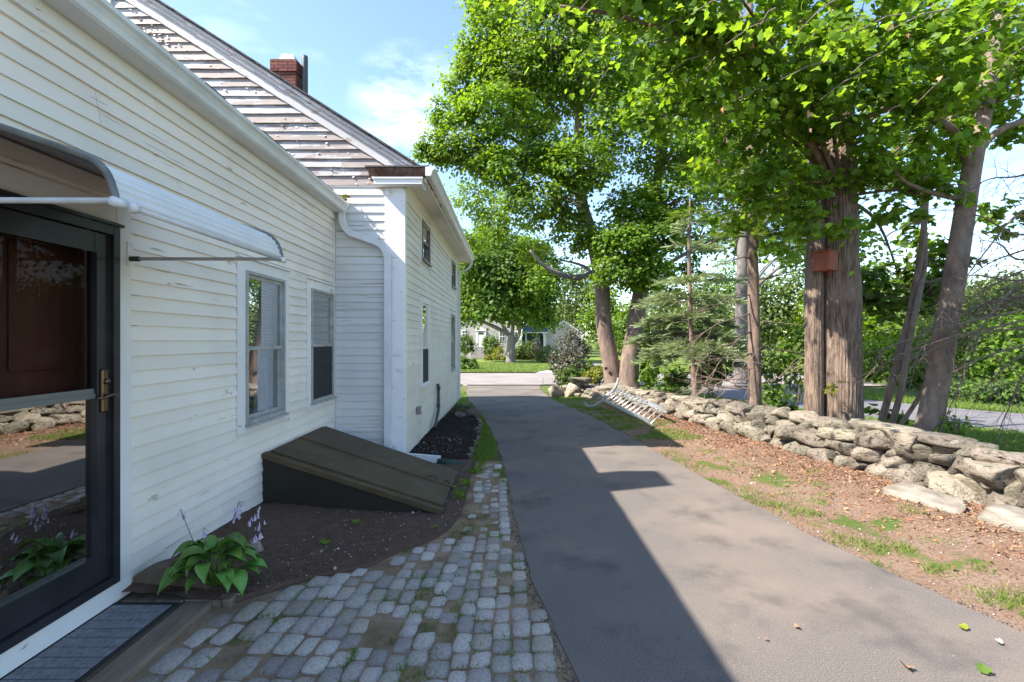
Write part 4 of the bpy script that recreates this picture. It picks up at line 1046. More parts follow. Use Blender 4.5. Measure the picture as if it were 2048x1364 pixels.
# rock behind the hosta, edging stones of the mulch bed
o = put('round_rock', rock_mesh(77, 2, name='round_rock'), m_settb); o.location = (-1.86, 3.62, .11); o.scale = (.13, .12, .13); tag(o, 'small tan rock behind the hosta against the white wall', 'rock')
edging = empty('bed_edging', (-.6, 8.5, 0), 'row of tan edging stones along the dark mulch bed', 'edging')
y = 6.7
while y < 12.6:
    l = wr.uniform(.16, .30); x = interp(MR, y)+wr.uniform(-.02, .02); o = bpy.data.objects.new('stone', wr.choice(RK)); COL.objects.link(o)
    o.location = (x, y, gz(x, y)+.02); o.scale = (.12, l*.8, .10); o.location.z -= .03; o.rotation_euler = (0, 0, wr.uniform(-.3, .3)+.05); under(o, edging); y += l*.95
for q, (x, y, s_) in enumerate(((-1.12, 10.6, .30), (-.86, 10.9, .42))):
    o = put('bed_rock', rock_mesh(90+q, 2, name='bed_rock'), m_stone); o.location = (x, y, gz(x, y)+.03); o.scale = (s_, s_*.7, s_*.5); tag(o, ('smaller', 'larger')[q]+' half buried grey rock in the dark mulch bed', 'rock')
# green drain sleeve after the white spout
b = MB(); b.tube([(-.93, 6.36, .045), (-.76, 6.34, .03), (-.58, 6.30, .01)], [.055, .06, .045], 12); tag(b.build('drain_sleeve', m_green, None, True), 'dark green drain sleeve lying at the end of the white spout', 'drain pipe')

# ---------------------------------------------------------------- ladder and grey pipe by the wall
lad = empty('ladder', (2.6, 11, 0), 'aluminium extension ladder lying against the stone wall', 'ladder')
A0, A1 = Vector((2.60, 9.15, .035)), Vector((2.36, 12.9, .06))     # front rail
B0, B1 = Vector((2.93, 9.40, .24)), Vector((2.72, 12.95, .30))       # rear rail resting on stones
for k, dz in enumerate((0, .055)):
    for (p, q) in ((A0, A1), (B0, B1)):
        sh = Vector((0, .25*k, dz)); d_ = (q-p).normalized(); b = MB(); n_ = Vector((0, 0, 1)); s_ = d_.cross(n_).normalized()
        v = [];
        for e in (p+sh, q+sh*(1 if k == 0 else .2)):
            for a, c in ((-1, -1), (1, -1), (1, 1), (-1, 1)): v.append(e+s_*.011*a+n_*.022*c)
        b.add(v, [(0,1,2,3),(7,6,5,4),(0,4,5,1),(1,5,6,2),(2,6,7,3),(3,7,4,0)]); under(b.build('rail', m_alu), lad)
for k in range(26):
    sec = k % 2; i = k//2; t = .04+i*.078+(.03 if sec else 0)
    if sec and i < 3: continue
    dz = .055 if sec else 0
    p, q = A0.lerp(A1, t)+Vector((0, 0, dz)), B0.lerp(B1, t)+Vector((0, 0, dz))
    under(MB().tube([p, q], .014, 8).build('rung', m_alu, None, True), lad)
hose = [P(1169, 806, 12.1), P(1176, 813, 12.0), P(1190, 811, 12.0), P(1210, 797, 12.4), P(1225, 783, 12.9), P(1233, 770, 13.2), P(1237, 757, 13.3)]
hp_ = smooth = []
def spline(pts, n):
    out = []; m = len(pts)-1
    for i in range(n):
        t = i/(n-1)*m; k = min(int(t), m-1); f = t-k; p0, p1, p2, p3 = pts[max(k-1, 0)], pts[k], pts[k+1], pts[min(k+2, m)]
        out.append(.5*((2*p1)+(-p0+p2)*f+(2*p0-5*p1+4*p2-p3)*f*f+(-p0+3*p1-3*p2+p3)*f**3))
    return out
hs_ = spline([Vector(p) for p in hose], 90); b = MB(); b.tube(hs_, [.030+.004*(i % 2) for i in range(90)], 10)
tag(b.build('corrugated_pipe', m_hose, None, True), 'grey bent corrugated pipe draped over the end of the ladder', 'pipe')

# ---------------------------------------------------------------- trees
def trunk_mesh(name, pts, rad, mat, parent, sides=14, rough=.0, flare=0, ridges=0, seg=None):
    pts = [Vector(p) for p in pts]
    n = seg or max(8, len(pts)*5); C_ = spline(pts, n); m = len(rad)-1
    rr = [rad[min(int(i/(n-1)*m), m-1)]+(rad[min(int(i/(n-1)*m)+1, m)]-rad[min(int(i/(n-1)*m), m-1)])*(i/(n-1)*m-min(int(i/(n-1)*m), m-1)) for i in range(n)]
    b = MB(); b.tube(C_, rr, sides)
    sd = random.random()*50
    for i in range(n):
        for k in range(sides):
            v = Vector(b.v[i*sides+k]); c = C_[i]; d = v-c; a = 2*math.pi*k/sides
            f = 1+rough*mnoise.noise(Vector((math.cos(a)*1.2+sd, math.sin(a)*1.2, v.z*1.1)))
            if flare: 
                h = (v.z-C_[0].z)/.45; f *= 1+flare*math.exp(-max(0, h)*1.6)*(.65+.6*math.cos(a*4+sd)+.3*math.cos(a*7+1))
            if ridges: f *= 1+ridges*(abs(math.sin(a*sides/8+2.6*mnoise.noise(Vector((a*1.5, v.z*1.1, sd)))))**.6-.6)*(.7+.8*abs(mnoise.noise(Vector((math.cos(a)*5, math.sin(a)*5, v.z*2.2)))))
            b.v[i*sides+k] = tuple(c+d*f)
    return under(b.build(name, mat, None, True), parent)
def twigs(b, p, d, L, r, depth, rg, spread=.7, droop=0.0, kids=3, sides=3, mind=0):
    """recursive thin branches"""
    n = 4; pts = [p]; q = p.copy(); dd = d.copy()
    for i in range(n):
        dd = (dd+Vector((rg.gauss(0, .13), rg.gauss(0, .13), rg.gauss(0, .10)-droop))).normalized(); q = q+dd*L/n; pts.append(q.copy())
    b.tube(pts, [r*(1-.65*i/n) for i in range(n+1)], sides if r < .012 else 6, False)
    if depth > 0:
        for k in range(kids):
            t = rg.uniform(.25, 1.0); i = min(int(t*n), n-1); base = pts[i].lerp(pts[i+1], t*n-i)
            a = Vector((rg.gauss(0, 1), rg.gauss(0, 1), rg.gauss(0, .6))); a = (a-dd*a.dot(dd)).normalized()
            twigs(b, base, (dd+a*spread*rg.uniform(.6, 1.3)).normalized(), L*rg.uniform(.4, .65), r*.5, depth-1, rg, spread, droop, kids, sides)
TREE_N = 0
def foliage(name, blobs, leaf, mat, parent, seed, clump=.38, template=(LEAF4, LF4), flat=.55, upn=.75, shell=.5, lvar=.3, percl=40, kind='stuff'):
    rg = np.random.default_rng(seed); PP = []; NN = []
    for (c, rx, ry, rzz, N) in blobs:
        c = np.array(c); k = max(3, int(N/percl))
        d = unit(rg.normal(size=(k, 3))); u = (rg.random(k)**(1/3))*(1-shell)+shell*rg.uniform(.55, 1.30, k)
        cc = c+d*u[:, None]*np.array([rx, ry, rzz]); out = d
        cs = clump*rg.uniform(.6, 1.35, k)*min(1.0, max(.45, (rx+rzz)/2/1.0))
        m = int(N/k)
        o = rg.normal(size=(k, m, 3))*cs[:, None, None]*np.array([.62, .62, .62*flat])
        o[..., 2] -= .25*(o[..., 0]**2+o[..., 1]**2)/np.maximum(cs[:, None], .05)
        pp = cc[:, None, :]+o
        nn = np.zeros((k, m, 3)); nn[..., 2] = upn; nn += out[:, None, :]*.45+rg.normal(size=(k, m, 3))*.45+o/np.maximum(cs[:, None, None], .01)*.25
        PP.append(pp.reshape(-1, 3)); NN.append(nn.reshape(-1, 3))
    PP = np.concatenate(PP); NN = np.concatenate(NN)
    ax = rg.normal(size=NN.shape)+np.array([0, 0, -.5])
    o = scatter(name, template[0], template[1], PP, frames(NN, rg, ax), leaf*rg.uniform(1-lvar, 1+lvar, len(PP)), mat)
    if kind: o['kind'] = kind
    return under(o, parent)
def B(px, py, Y, rpx, rpy, N, dep=None):
    if Y < 8.6: N = int(N*.72)
    s = Y/1000; c = P(px, py, Y); return (tuple(c), rpx*s, (dep if dep else (rpx+rpy)*.5*s), rpy*s, N)
def limbs_to(blobs, spine, mat, parent, seed, r0=.09, name='branches', kids=3, maxr=99):
    """limbs from the trunk up into each leaf mass"""
    rg = random.Random(seed); b = MB(); sp = [Vector(p) for p in spine]
    for (c, rx, ry, rzz, N) in blobs:
        c = Vector(c)
        if 17.5 < c.y < 20.5 and sp[0].y < 17: continue
        cand = [p for p in sp if p.z < c.z-.1] or [sp[0]]
        s = min(cand, key=lambda p: (p-c).length+abs((c.z-p.z)-(Vector((p.x, p.y, 0))-Vector((c.x, c.y, 0))).length*.7)*.5)
        mid = s.lerp(c, .5)+Vector((rg.uniform(-.2, .2), rg.uniform(-.2, .2), (c-s).length*.10)); L_ = (c-s).length
        pts = spline([s, mid, c], 9); r_ = min(maxr, r0*min(1, .35+L_*.12)); b.tube(pts, [r_*(1-.7*i/8) for i in range(9)], 7, False)
        for k in range(kids+2):
            base = pts[rg.randint(4, 8)]; d_ = Vector((rg.gauss(0, 1), rg.gauss(0, 1), rg.gauss(.2, .6))).normalized()
            twigs(b, base, d_, max(rx, rzz)*rg.uniform(.6, 1.1), r_*.35, 1, rg, .8, 0, kids)
    return tag(under(b.build(name, mat, None, True), parent), kind='stuff')

# --- big maple with two fused trunks behind the wall
big = empty('maple_tree', (4.9, 7.4, 0), 'thick double trunked maple behind the stone wall carrying the orange birdhouse', 'tree')
zg = gz(4.9, 7.4)-.25
trunk_mesh('trunk', [(4.86, 7.30, zg), (4.85, 7.32, 1.2), (4.85, 7.35, 2.6), (4.86, 7.4, 4.2), (4.95, 7.5, 7.5)], [.27, .24, .23, .205, .12], m_bark, big, 176, .12, .34, .10, 110)
trunk_mesh('trunk', [(4.46, 7.36, zg), (4.47, 7.38, 1.2), (4.50, 7.42, 2.4), (4.58, 7.5, 4.2), (4.45, 7.7, 7.0)], [.13, .122, .118, .11, .07], m_bark, big, 112, .12, .25, .10, 100)
nb = [B(1240, -60, 5.0, 130, 75, 900), B(1330, 40, 5.6, 120, 70, 1100), B(1470, -20, 5.2, 140, 80, 1100), B(1440, 130, 6.0, 120, 80, 1300), B(1590, 110, 6.0, 120, 95, 1500), B(1700, 20, 6.0, 140, 80, 1400), B(1560, 240, 6.8, 110, 75, 1300), B(1700, 190, 6.2, 120, 80, 1400), B(1840, 130, 6.2, 120, 90, 1500), B(1960, 40, 6.3, 140, 90, 1300), B(1660, 320, 7.2, 110, 70, 1000), B(1820, 300, 7.0, 100, 75, 1000), B(1480, 300, 7.5, 90, 75, 1100), B(1740, 400, 7.2, 100, 60, 800), B(1560, 370, 6.6, 70, 60, 600), B(1640, 440, 6.6, 70, 40, 350), B(1860, 400, 7.0, 60, 50, 300), B(1480, 420, 7.6, 60, 50, 400), B(1900, 230, 7.4, 90, 60, 700), B(1590, 420, 8.5, 80, 80, 900), B(2040, 190, 7.2, 70, 60, 500), B(1330, 200, 7.0, 90, 70, 1000), B(1800, 560, 9.0, 90, 45, 450), B(1700, 590, 9.5, 60, 40, 300)]
foliage('crown', nb, .082, m_leafA, big, 5, .26, (MAPLE, MAPF), .5, .8, .3, percl=24)
limbs_to(nb, [(4.88, 7.35, 3.7), (4.88, 7.4, 4.4), (4.9, 7.5, 5.5), (4.95, 7.5, 7)], m_barks, big, 6, .05, maxr=.04)
# the long limb over the driveway
lb = [Vector(p) for p in (P(1690, 250, 7.3), P(1600, 150, 6.7), P(1490, 110, 6.1), P(1380, 75, 5.7), P(1230, 30, 5.2), P(1120, 12, 5.0))]
b = MB(); b.tube(spline(lb, 22), [.062-.0024*i for i in range(22)], 8); under(b.build('limb', m_barks, None, True), big)
# near leaves picked out one by one
r = random.Random(44); LM = []
for q in range(4):
    V_ = MAPLE.copy(); V_[:, 2] += .10*np.sin(V_[:, 1]*3+q)*(1+.5*q); LM.append(npmesh('leaf', V_, MAPF, False)); LM[-1].materials.append(m_leafB if q == 0 else m_leafA)
spots = [(1040, 20, 4.6), (1080, 45, 4.7), (1150, 30, 4.6), (1200, 70, 4.7), (1290, 90, 4.8), (1380, 30, 4.2), (1450, 90, 4.5), (1520, 50, 4.0), (1600, 60, 4.1), (1660, 90, 4.2), (1720, 60, 4.2), (1780, 60, 4.4), (1560, 160, 4.8), (1640, 200, 5), (1700, 150, 4.6), (1160, 110, 5), (1240, 130, 5.2), (1100, 100, 5), (1330, 150, 5), (1850, 40, 4.6), (1920, 90, 4.8), (1760, 240, 5.2), (1480, 200, 5.2), (1400, 250, 5.6), (1990, 150, 5.2), (1280, 230, 5.8), (1180, 200, 5.8), (1830, 210, 5.2), (1750, 480, 6.0), (1790, 505, 6.0)]
LEAF_C = MAPLE.copy(); LEAF_C[:, 2] += .5*LEAF_C[:, 0]**2+.2*LEAF_C[:, 1]**2
tb = MB()
for k in range(280):
    px, py, Y = spots[k % len(spots)]
    p = P(px+r.gauss(0, 38), py+r.gauss(0, 26), Y*r.uniform(.92, 1.10))
    o = bpy.data.objects.new('leaf', LM[0] if r.random() < .5 else LM[r.randint(1, 3)]); COL.objects.link(o); s_ = r.uniform(.04, .085); o.scale = (s_, s_, s_); o.location = p
    o.rotation_euler = (r.gauss(-.35, .45), r.gauss(0, .45), r.uniform(0, 6.28)); under(o, big)
    if k < len(spots): a = P(px, py, Y); bq = P(px+r.uniform(30, 120), py-r.uniform(20, 70), Y*1.12); tb.tube([a, a.lerp(bq, .5)+Vector((0, 0, .04)), bq], [.003, .005, .008], 4)
for k in range(9):
    p = P(r.uniform(1250, 1900), r.uniform(40, 330), r.uniform(4.8, 6.2)); o = put('leaf', bpy.data.meshes.get('orange_leaf') or npmesh('orange_leaf', LEAF_C, MAPF), m_dead); s_ = r.uniform(.05, .075); o.scale = (s_, s_, s_); o.location = p
    o.rotation_euler = (r.gauss(-1.2, .4), r.gauss(0, .5), r.uniform(0, 6.28)); under(o, big)
tag(under(tb.build('leaf_twigs', m_barks, None), big), kind='stuff')

# --- leaning tree to the right, with a fork
lean = empty('leaning_tree', (5.5, 6.8, 0), 'leaning single trunk tree just right of the thick maple', 'tree')
lp = [P(1845, 905, 6.8), P(1868, 800, 6.8), P(1895, 640, 6.8), P(1922, 470, 6.9), P(1945, 330, 7.0), P(1975, 180, 7.2), P(2000, -20, 7.5), P(2015, -180, 7.6)]
trunk_mesh('trunk', lp, [.17, .14, .132, .125, .115, .105, .09, .07], m_barks, lean, 24, .10, .25, .0, 60)
b = MB(); b.tube(spline([P(1945, 345, 7.0), P(1915, 275, 6.9), P(1880, 245, 6.8), P(1800, 215, 6.6), P(1720, 240, 6.5)], 16), [.075-.003*i for i in range(16)], 9)
under(b.build('limb', m_barks, None, True), lean)
b = MB(); b.tube(spline([P(1935, 400, 6.9), P(1860, 385, 6.8), P(1800, 355, 6.7), P(1770, 300, 6.7)], 12), [.04-.0022*i for i in range(12)], 7); under(b.build('limb', m_barks, None, True), lean)
b = MB(); b.tube(spline([P(1945, 330, 7.0), P(1985, 270, 7.0), P(2060, 240, 7.0), P(2150, 230, 7.1)], 12), [.055-.002*i for i in range(12)], 7); under(b.build('limb', m_barks, None, True), lean)
lb_ = [B(1960, 160, 8.0, 100, 70, 800), B(2030, 90, 7.6, 80, 60, 500), B(1880, 30, 8.0, 110, 60, 900), B(2010, 260, 8.2, 60, 30, 220), B(1770, 640, 11, 60, 30, 300), B(1990, 420, 9, 45, 20, 90), B(2035, 450, 9, 40, 25, 90), B(1860, 470, 8.5, 50, 40, 200), B(1850, 330, 8.5, 60, 40, 300)]
foliage('crown', lb_, .11, m_leafB, lean, 8, .32, (MAPLE, MAPF), .6, .8, .3, percl=22)
# --- clump of thin stems
clump = empty('thin_stemmed_tree', (5.6, 7.6, 0), 'slender multi stemmed tree between the thick maple and the leaning trunk', 'tree')
for pts, rr in (([P(1752, 880, 7.9), P(1775, 800, 7.9), P(1800, 700, 7.9), P(1825, 600, 8), P(1845, 480, 8.1), P(1855, 330, 8.2), P(1862, 150, 8.3), P(1866, -60, 8.4)], .055),
                ([P(1772, 885, 7.7), P(1800, 790, 7.7), P(1815, 700, 7.8), P(1838, 590, 7.9), P(1850, 500, 8.2), P(1838, 300, 8.6), P(1835, 90, 9)], .048),
                ([P(1775, 882, 7.6), P(1815, 830, 7.5), P(1850, 770, 7.4), P(1868, 700, 7.4)], .035)):
    trunk_mesh('trunk', pts, [rr, rr*.9, rr*.85, rr*.75, rr*.6], m_barks, clump, 10, .1, .1, 0, 40)
b = MB(); rg_ = random.Random(3)
for k in range(9): p = P(rg_.uniform(1790, 1860), rg_.uniform(350, 700), 8); twigs(b, p, Vector((rg_.choice((-1, 1)), rg_.uniform(-.5, .5), .4)).normalized(), rg_.uniform(.5, 1.1), .009, 1, rg_)
tag(under(b.build('twigs', m_twig, None), clump), kind='stuff')
foliage('crown', [B(1800, 600, 9, 70, 35, 380), B(1730, 560, 9, 40, 40, 200), B(1850, 560, 8.6, 50, 30, 200), B(1890, 530, 8.6, 40, 25, 120), B(1760, 830, 8.4, 30, 25, 90)], .11, m_leafC, clump, 18, .3, (MAPLE, MAPF), .5, .9, .3, percl=20)

# --- birdhouse on the maple
bh = empty('birdhouse', (4.42, 7.15, 2.72), 'orange brown wooden birdhouse on the left maple trunk', 'birdhouse')
c = P(1650, 522, 7.12)
def rbox(a, c_, name, mat, bev=.004):
    b = MB().box(a, c_); rot = Matrix.Translation(c) @ Matrix.Rotation(-1.05, 4, 'Z'); b.v = [tuple(rot @ Vector(v)) for v in b.v]
    return under(b.build(name, mat, None, bevel=bev), bh)
rbox((-.12, -.11, -.14), (.12, .11, .12), 'box', m_orange); rbox((-.125, -.14, .121), (.125, .12, .14), 'lid', m_orange); rbox((-.02, .10, -.20), (.02, .13, .20), 'mount_board', m_orange)
b = MB(); rot = Matrix.Translation(c) @ Matrix.Rotation(-1.05, 4, 'Z'); b.tube([rot @ Vector((-.01, -.104, .03)), rot @ Vector((-.01, -.101, .03))], .026, 16); under(b.build('entrance_hole', m_hole), bh)

# --- slender spruce trunk with bare branches
spr = empty('tall_spruce', (4.37, 9, 0), 'slim reddish spruce trunk with bare lower branches behind the wall', 'tree')
trunk_mesh('trunk', [P(1510, 850, 9), P(1508, 640, 9), P(1505, 480, 9), P(1503, 300, 9), P(1500, 60, 9), P(1498, -80, 9)], [.115, .10, .092, .08, .06, .045], m_barks, spr, 20, .08, .2, .03, 60)
rg_ = random.Random(17)
for (py0, dx, dy, L_) in ((590, -1, .05, 1.5), (625, -1, -.22, 1.7), (660, -1, -.28, 1.9), (705, -1, -.35, 1.5), (735, -1, -.35, 1.3), (640, 1, -.05, 1.4), (690, 1, -.1, 1.3), (760, -1, -.1, 1.0), (780, -1, .1, .9), (800, 1, -.05, .8), (520, -1, .1, 1.2), (560, 1, .1, 1.2), (770, 1, .35, 1.0)):
    b = MB(); twigs(b, P(1506, py0, 9), Vector((dx, rg_.uniform(-.6, .3), dy)).normalized(), L_, .014, 2, rg_, .55, .03, 4); under(b.build('branch', m_twig, None), spr)
b = MB()
for k in range(9): twigs(b, P(rg_.uniform(1370, 1480), rg_.uniform(790, 815), 9.2), Vector((rg_.uniform(-.3, 1), rg_.uniform(-.3, .3), rg_.uniform(.2, .9))).normalized(), rg_.uniform(.5, 1.1), .006, 2, rg_, .5, .05, 3)
tag(b.build('dead_branch_pile', m_twigp, None), 'tangle of pale dead twigs behind the wall left of the spruce trunk', kind='stuff')

# --- dead spruce boughs reaching in from the right edge
dead = empty('dead_spruce', (7.2, 6.9, 0), 'dead twiggy grey spruce reaching in from the right edge', 'tree')
trunk_mesh('trunk', [(8.0, 6.9, -.4), (8.0, 6.9, 2), (8.0, 6.95, 6)], [.10, .085, .04], m_twig, dead, 10, .05, 0, 0, 16)
rg_ = random.Random(23)
ends = [(2048, 500, 1930, 560), (2048, 540, 1850, 660), (2048, 575, 1790, 740), (2048, 600, 1700, 765), (2048, 640, 1820, 720), (2048, 420, 1900, 600), (2048, 690, 1880, 760), (2048, 560, 1930, 700), (2048, 470, 1890, 420), (2048, 710, 1960, 790), (2000, 610, 1880, 860), (2048, 350, 1930, 380), (2048, 590, 1900, 640), (2048, 620, 1760, 700), (2060, 740, 1990, 880), (2048, 520, 1960, 480), (2048, 655, 1850, 690), (2048, 560, 1870, 560)]
for (x0, y0_, x1, y1_) in ends:
    Yd = rg_.uniform(5.9, 6.7); s_ = Vector((8.0, 6.9, P(0, y0_-40, 7)[2])); e_ = P(x1, y1_, Yd); m_ = P(x0, y0_, (Yd+6.8)/2)
    pts = spline([s_, m_, m_.lerp(e_, .55)+Vector((0, 0, .06)), e_], 14); b = MB(); b.tube(pts, [.019-.0012*i for i in range(14)], 5, False)
    for k in range(20):
        i = rg_.randint(3, 13); d_ = (pts[min(i+1, 13)]-pts[max(i-1, 0)]).normalized(); a = Vector((rg_.gauss(0, .6), rg_.gauss(0, .7), rg_.gauss(-.25, .7)))
        twigs(b, pts[i], (d_+a).normalized(), rg_.uniform(.2, .65), .0042, 1, rg_, .7, .02, 3)
    under(b.build('bough', m_twig, None), dead)
# --- small spruce with pale green sprays
def spray_template(n=11):
    V = []; F = []
    for s in (-1, 1):
        for i in range(n):
            t = i/(n-1); y = t*.9; L_ = .34*(1-t*.75)
            k = len(V); V += [(0, y, 0), (s*L_, y+L_*.55, -.05-.04*t), (s*.02, y+.085, .0)]; F.append((k, k+1, k+2))
    k = len(V); V += [(-.014, 0, .004), (.014, 0, .004), (0, 1.05, -.05)]; F.append((k, k+1, k+2))
    return np.array(V), np.array(F)
SPR, SPF = spray_template()
small = empty('small_spruce', (4.2, 11.5, 0), 'small pale green spruce with layered boughs behind the ladder', 'tree')
trunk_mesh('trunk', [P(1393, 815, 11.5), P(1385, 700, 11.5), P(1380, 600, 11.5), P(1378, 480, 11.5), P(1380, 400, 11.5)], [.075, .062, .052, .036, .015], m_barks, small, 10, .06, .1, 0, 30)
def boughs(parent, axis_px, Y, rows, mat, seed, twigm=m_twig, size=.24):
    rg = random.Random(seed); b = MB(); PP = []; AX = []
    for (py, reach, n, droop, dens) in rows:
        for k in range(n):
            a = rg.uniform(0, 6.28); d = Vector((math.cos(a), math.sin(a), 0)); L_ = reach*rg.uniform(.65, 1.15); s_ = P(axis_px, py+rg.uniform(-8, 8), Y); pts = [s_]; q = s_.copy()
            for i in range(7):
                dz = .10-droop*(i/6); q = q+(d+Vector((rg.gauss(0, .06), rg.gauss(0, .06), dz))).normalized()*L_/7; pts.append(q.copy())
            b.tube(pts, [.013*(1-.8*i/7) for i in range(8)], 4, False)
            for j in range(int(dens*L_*10)):
                t = rg.uniform(.22, 1); i = min(int(t*7), 6); base = pts[i].lerp(pts[i+1], t*7-i); side = Vector((-d.y, d.x, 0))*rg.choice((-1, 1))
                ax = (d*rg.uniform(.5, 1.1)+side*rg.uniform(.2, .9)+Vector((0, 0, rg.uniform(-.28, .05)))).normalized()
                PP.append(base+side*rg.uniform(0, .10*L_)+Vector((0, 0, rg.uniform(-.03, .03)))); AX.append(ax)
    tag(under(b.build('branches', twigm, None), parent), kind='stuff')
    if PP:
        g = np.random.default_rng(seed); PP = np.array([tuple(p) for p in PP]); AX = np.array([tuple(p) for p in AX]); N = len(PP)
        tag(under(scatter('needles', SPR, SPF, PP, frames(np.array([0, 0, 1.])+g.normal(size=(N, 3))*.25, g, AX), size*g.uniform(.7, 1.3, N), mat), parent), kind='stuff')
boughs(small, 1382, 11.5, [(560, .9, 7, .25, 4), (600, 1.2, 8, .3, 5), (640, 1.1, 11, .38, 8), (665, 1.25, 13, .5, 9), (690, 1.3, 12, .6, 9), (710, 1.2, 8, .7, 6), (500, .7, 6, .2, 3), (450, .5, 5, .2, 2), (740, 1.2, 6, .5, 0)], m_needle, 5)
boughs(spr, 1505, 9, [(430, 1.3, 8, .25, 4), (350, 1.3, 8, .3, 5), (480, 1.0, 5, .2, 2)], m_leafC, 6)

# --- pair of trunks at the far end of the wall
def _thin(bl):
    return [(c, a, b_, d, int(N*(1.15 if 13.5 < c[1] < 17.5 else 1))) for c, a, b_, d, N in bl]
def bigtree(name, label, trunks, blobs, mats, lsz, seed, bark=m_barks, clump_=.45, spine=None, limbs=True, r0=.13, percl=40, maxr=99):
    t0 = trunks[0][0][0]; e = empty(name, (t0[0], t0[1], 0), label, 'tree')
    for pts, rad, sides in trunks: trunk_mesh('trunk', pts, rad, bark, e, sides, .10, .3, 0, max(24, len(pts)*8))
    blobs = _thin(blobs)
    if limbs: limbs_to(blobs, spine or trunks[0][0][1:], bark, e, seed, r0, maxr=maxr)
    for k, m_ in enumerate(mats):
        bl = blobs[k::len(mats)]
        foliage('crown', bl, lsz, m_, e, seed+k, clump_, percl=percl)
    return e
t5 = [P(1232, 790, 15.3), P(1220, 720, 15.3), P(1207, 640, 15.3), P(1203, 570, 15.3), P(1185, 480, 15.3), P(1160, 380, 15.4), P(1160, 200, 15.5), P(1165, 0, 15.6), P(1165, -150, 15.6)]
fb = [B(885, 290, 15, 45, 32, 1500), B(905, 235, 15.3, 45, 34, 1500), B(935, 170, 15.5, 45, 40, 1900), B(960, 110, 15.5, 50, 40, 2000), B(985, 50, 15.5, 50, 45, 2000), B(965, 8, 16, 38, 26, 1200), B(1010, -60, 16, 70, 60, 2500), B(990, 220, 14.5, 60, 50, 2800), B(1040, 130, 15, 70, 60, 3500), B(950, 300, 15, 60, 36, 2300), B(1010, 330, 14.6, 60, 38, 2400), B(1090, 290, 15, 60, 45, 2600), B(1110, 60, 15, 80, 60, 3400), B(1090, 200, 16, 70, 50, 2600), B(950, 400, 19, 50, 36, 1700), B(1010, 440, 18.5, 55, 40, 2000), B(950, 470, 20, 40, 28, 1100), B(1080, 400, 14.5, 70, 40, 2600), B(1150, 460, 15, 45, 40, 1500), B(1180, 150, 15, 80, 60, 3000), B(1160, 330, 14.2, 70, 50, 3000), B(1060, 500, 20, 40, 25, 900), B(1200, 0, 15, 90, 60, 3000), B(1100, -60, 15, 90, 60, 3000), B(1220, 250, 15, 60, 60, 2500), B(855, 305, 15, 24, 16, 450), B(1120, 520, 16.5, 20, 8, 90)]
bigtree('tall_maple', 'tall curved maple at the far end of the wall overhanging the driveway', [(t5, [.30, .26, .235, .22, .20, .18, .14, .10, .05], 22)], fb, [m_leafB, m_leafA, m_leafB], .108, 41, clump_=.40, r0=.16, maxr=.075, percl=52)
tm = bpy.data.objects['tall_maple']
b = MB(); b.tube(spline([P(1200, 540, 15.3), P(1160, 555, 15), P(1120, 548, 14.8), P(1085, 528, 14.7), P(1060, 500, 14.6)], 16), [.11-.005*i for i in range(16)], 10); under(b.build('limb', m_barkg, None, True), tm)
b = MB(); b.tube([P(1212, 737, 15.02), P(1212, 737, 14.985)], .05, 10); under(b.build('knot_hole', m_hole, None), tm)
t6 = [P(1256, 790, 15.0), P(1260, 720, 15.0), P(1273, 640, 15.0), P(1283, 560, 15.1), P(1290, 460, 15.4), P(1320, 330, 15.8), P(1330, 150, 16), P(1330, 0, 16)]
fb2 = [B(1250, 480, 14.2, 55, 36, 2600), B(1240, 540, 14, 48, 32, 2300), B(1290, 540, 14.4, 50, 38, 2300), B(1310, 460, 14.5, 55, 40, 2500), B(1270, 410, 15, 60, 40, 2400), B(1350, 400, 15, 60, 50, 2400), B(1330, 300, 15, 70, 60, 2800), B(1410, 330, 16, 60, 60, 2200), B(1400, 200, 16, 80, 60, 2800), B(1300, 160, 15.5, 70, 60, 2600), B(1330, 590, 16.5, 30, 22, 600), B(1400, 60, 16, 90, 70, 2600), B(1480, 400, 17, 60, 50, 1500), B(1560, 330, 17, 80, 60, 1700), B(1400, 470, 16, 50, 40, 1100), B(1370, 540, 16.5, 40, 28, 600), B(1580, 480, 17, 50, 40, 900), B(1520, 200, 17, 90, 70, 2000)]
bigtree('twin_maple', 'leafy maple leaning right beside the curved maple at the wall end', [(t6, [.34, .27, .24, .22, .2, .16, .12, .07], 22)], fb2, [m_leafA, m_leafB], .108, 61, clump_=.40, r0=.14, maxr=.07, percl=52)
# mid-distance tree filling the canopy behind
fb3 = [B(1440, 300, 22, 70, 60, 2000), B(1500, 470, 22, 60, 45, 1300), B(1600, 250, 21, 80, 70, 2200), B(1330, 120, 22, 90, 80, 2500), B(1620, 480, 20, 40, 60, 1000), B(1680, 480, 19, 50, 60, 900), B(1200, 110, 22, 80, 70, 2200), B(1760, 330, 18, 80, 60, 1500), B(1850, 180, 18, 90, 70, 1700), B(1050, 200, 23, 60, 60, 1500), B(1450, 100, 21, 90, 60, 2000), B(1700, 120, 20, 90, 80, 2000)]
bigtree('grey_trunk_tree', 'straight pale grey trunk standing beyond the lane behind the spruce', [([P(1481, 768, 20), P(1481, 680, 20), P(1483, 600, 20), P(1486, 480, 20), P(1490, 300, 20), P(1490, 100, 20)], [.27, .23, .22, .20, .15, .1], 16)], fb3, [m_leafB, m_leafC], .19, 71, m_barkg, .55, r0=.1)

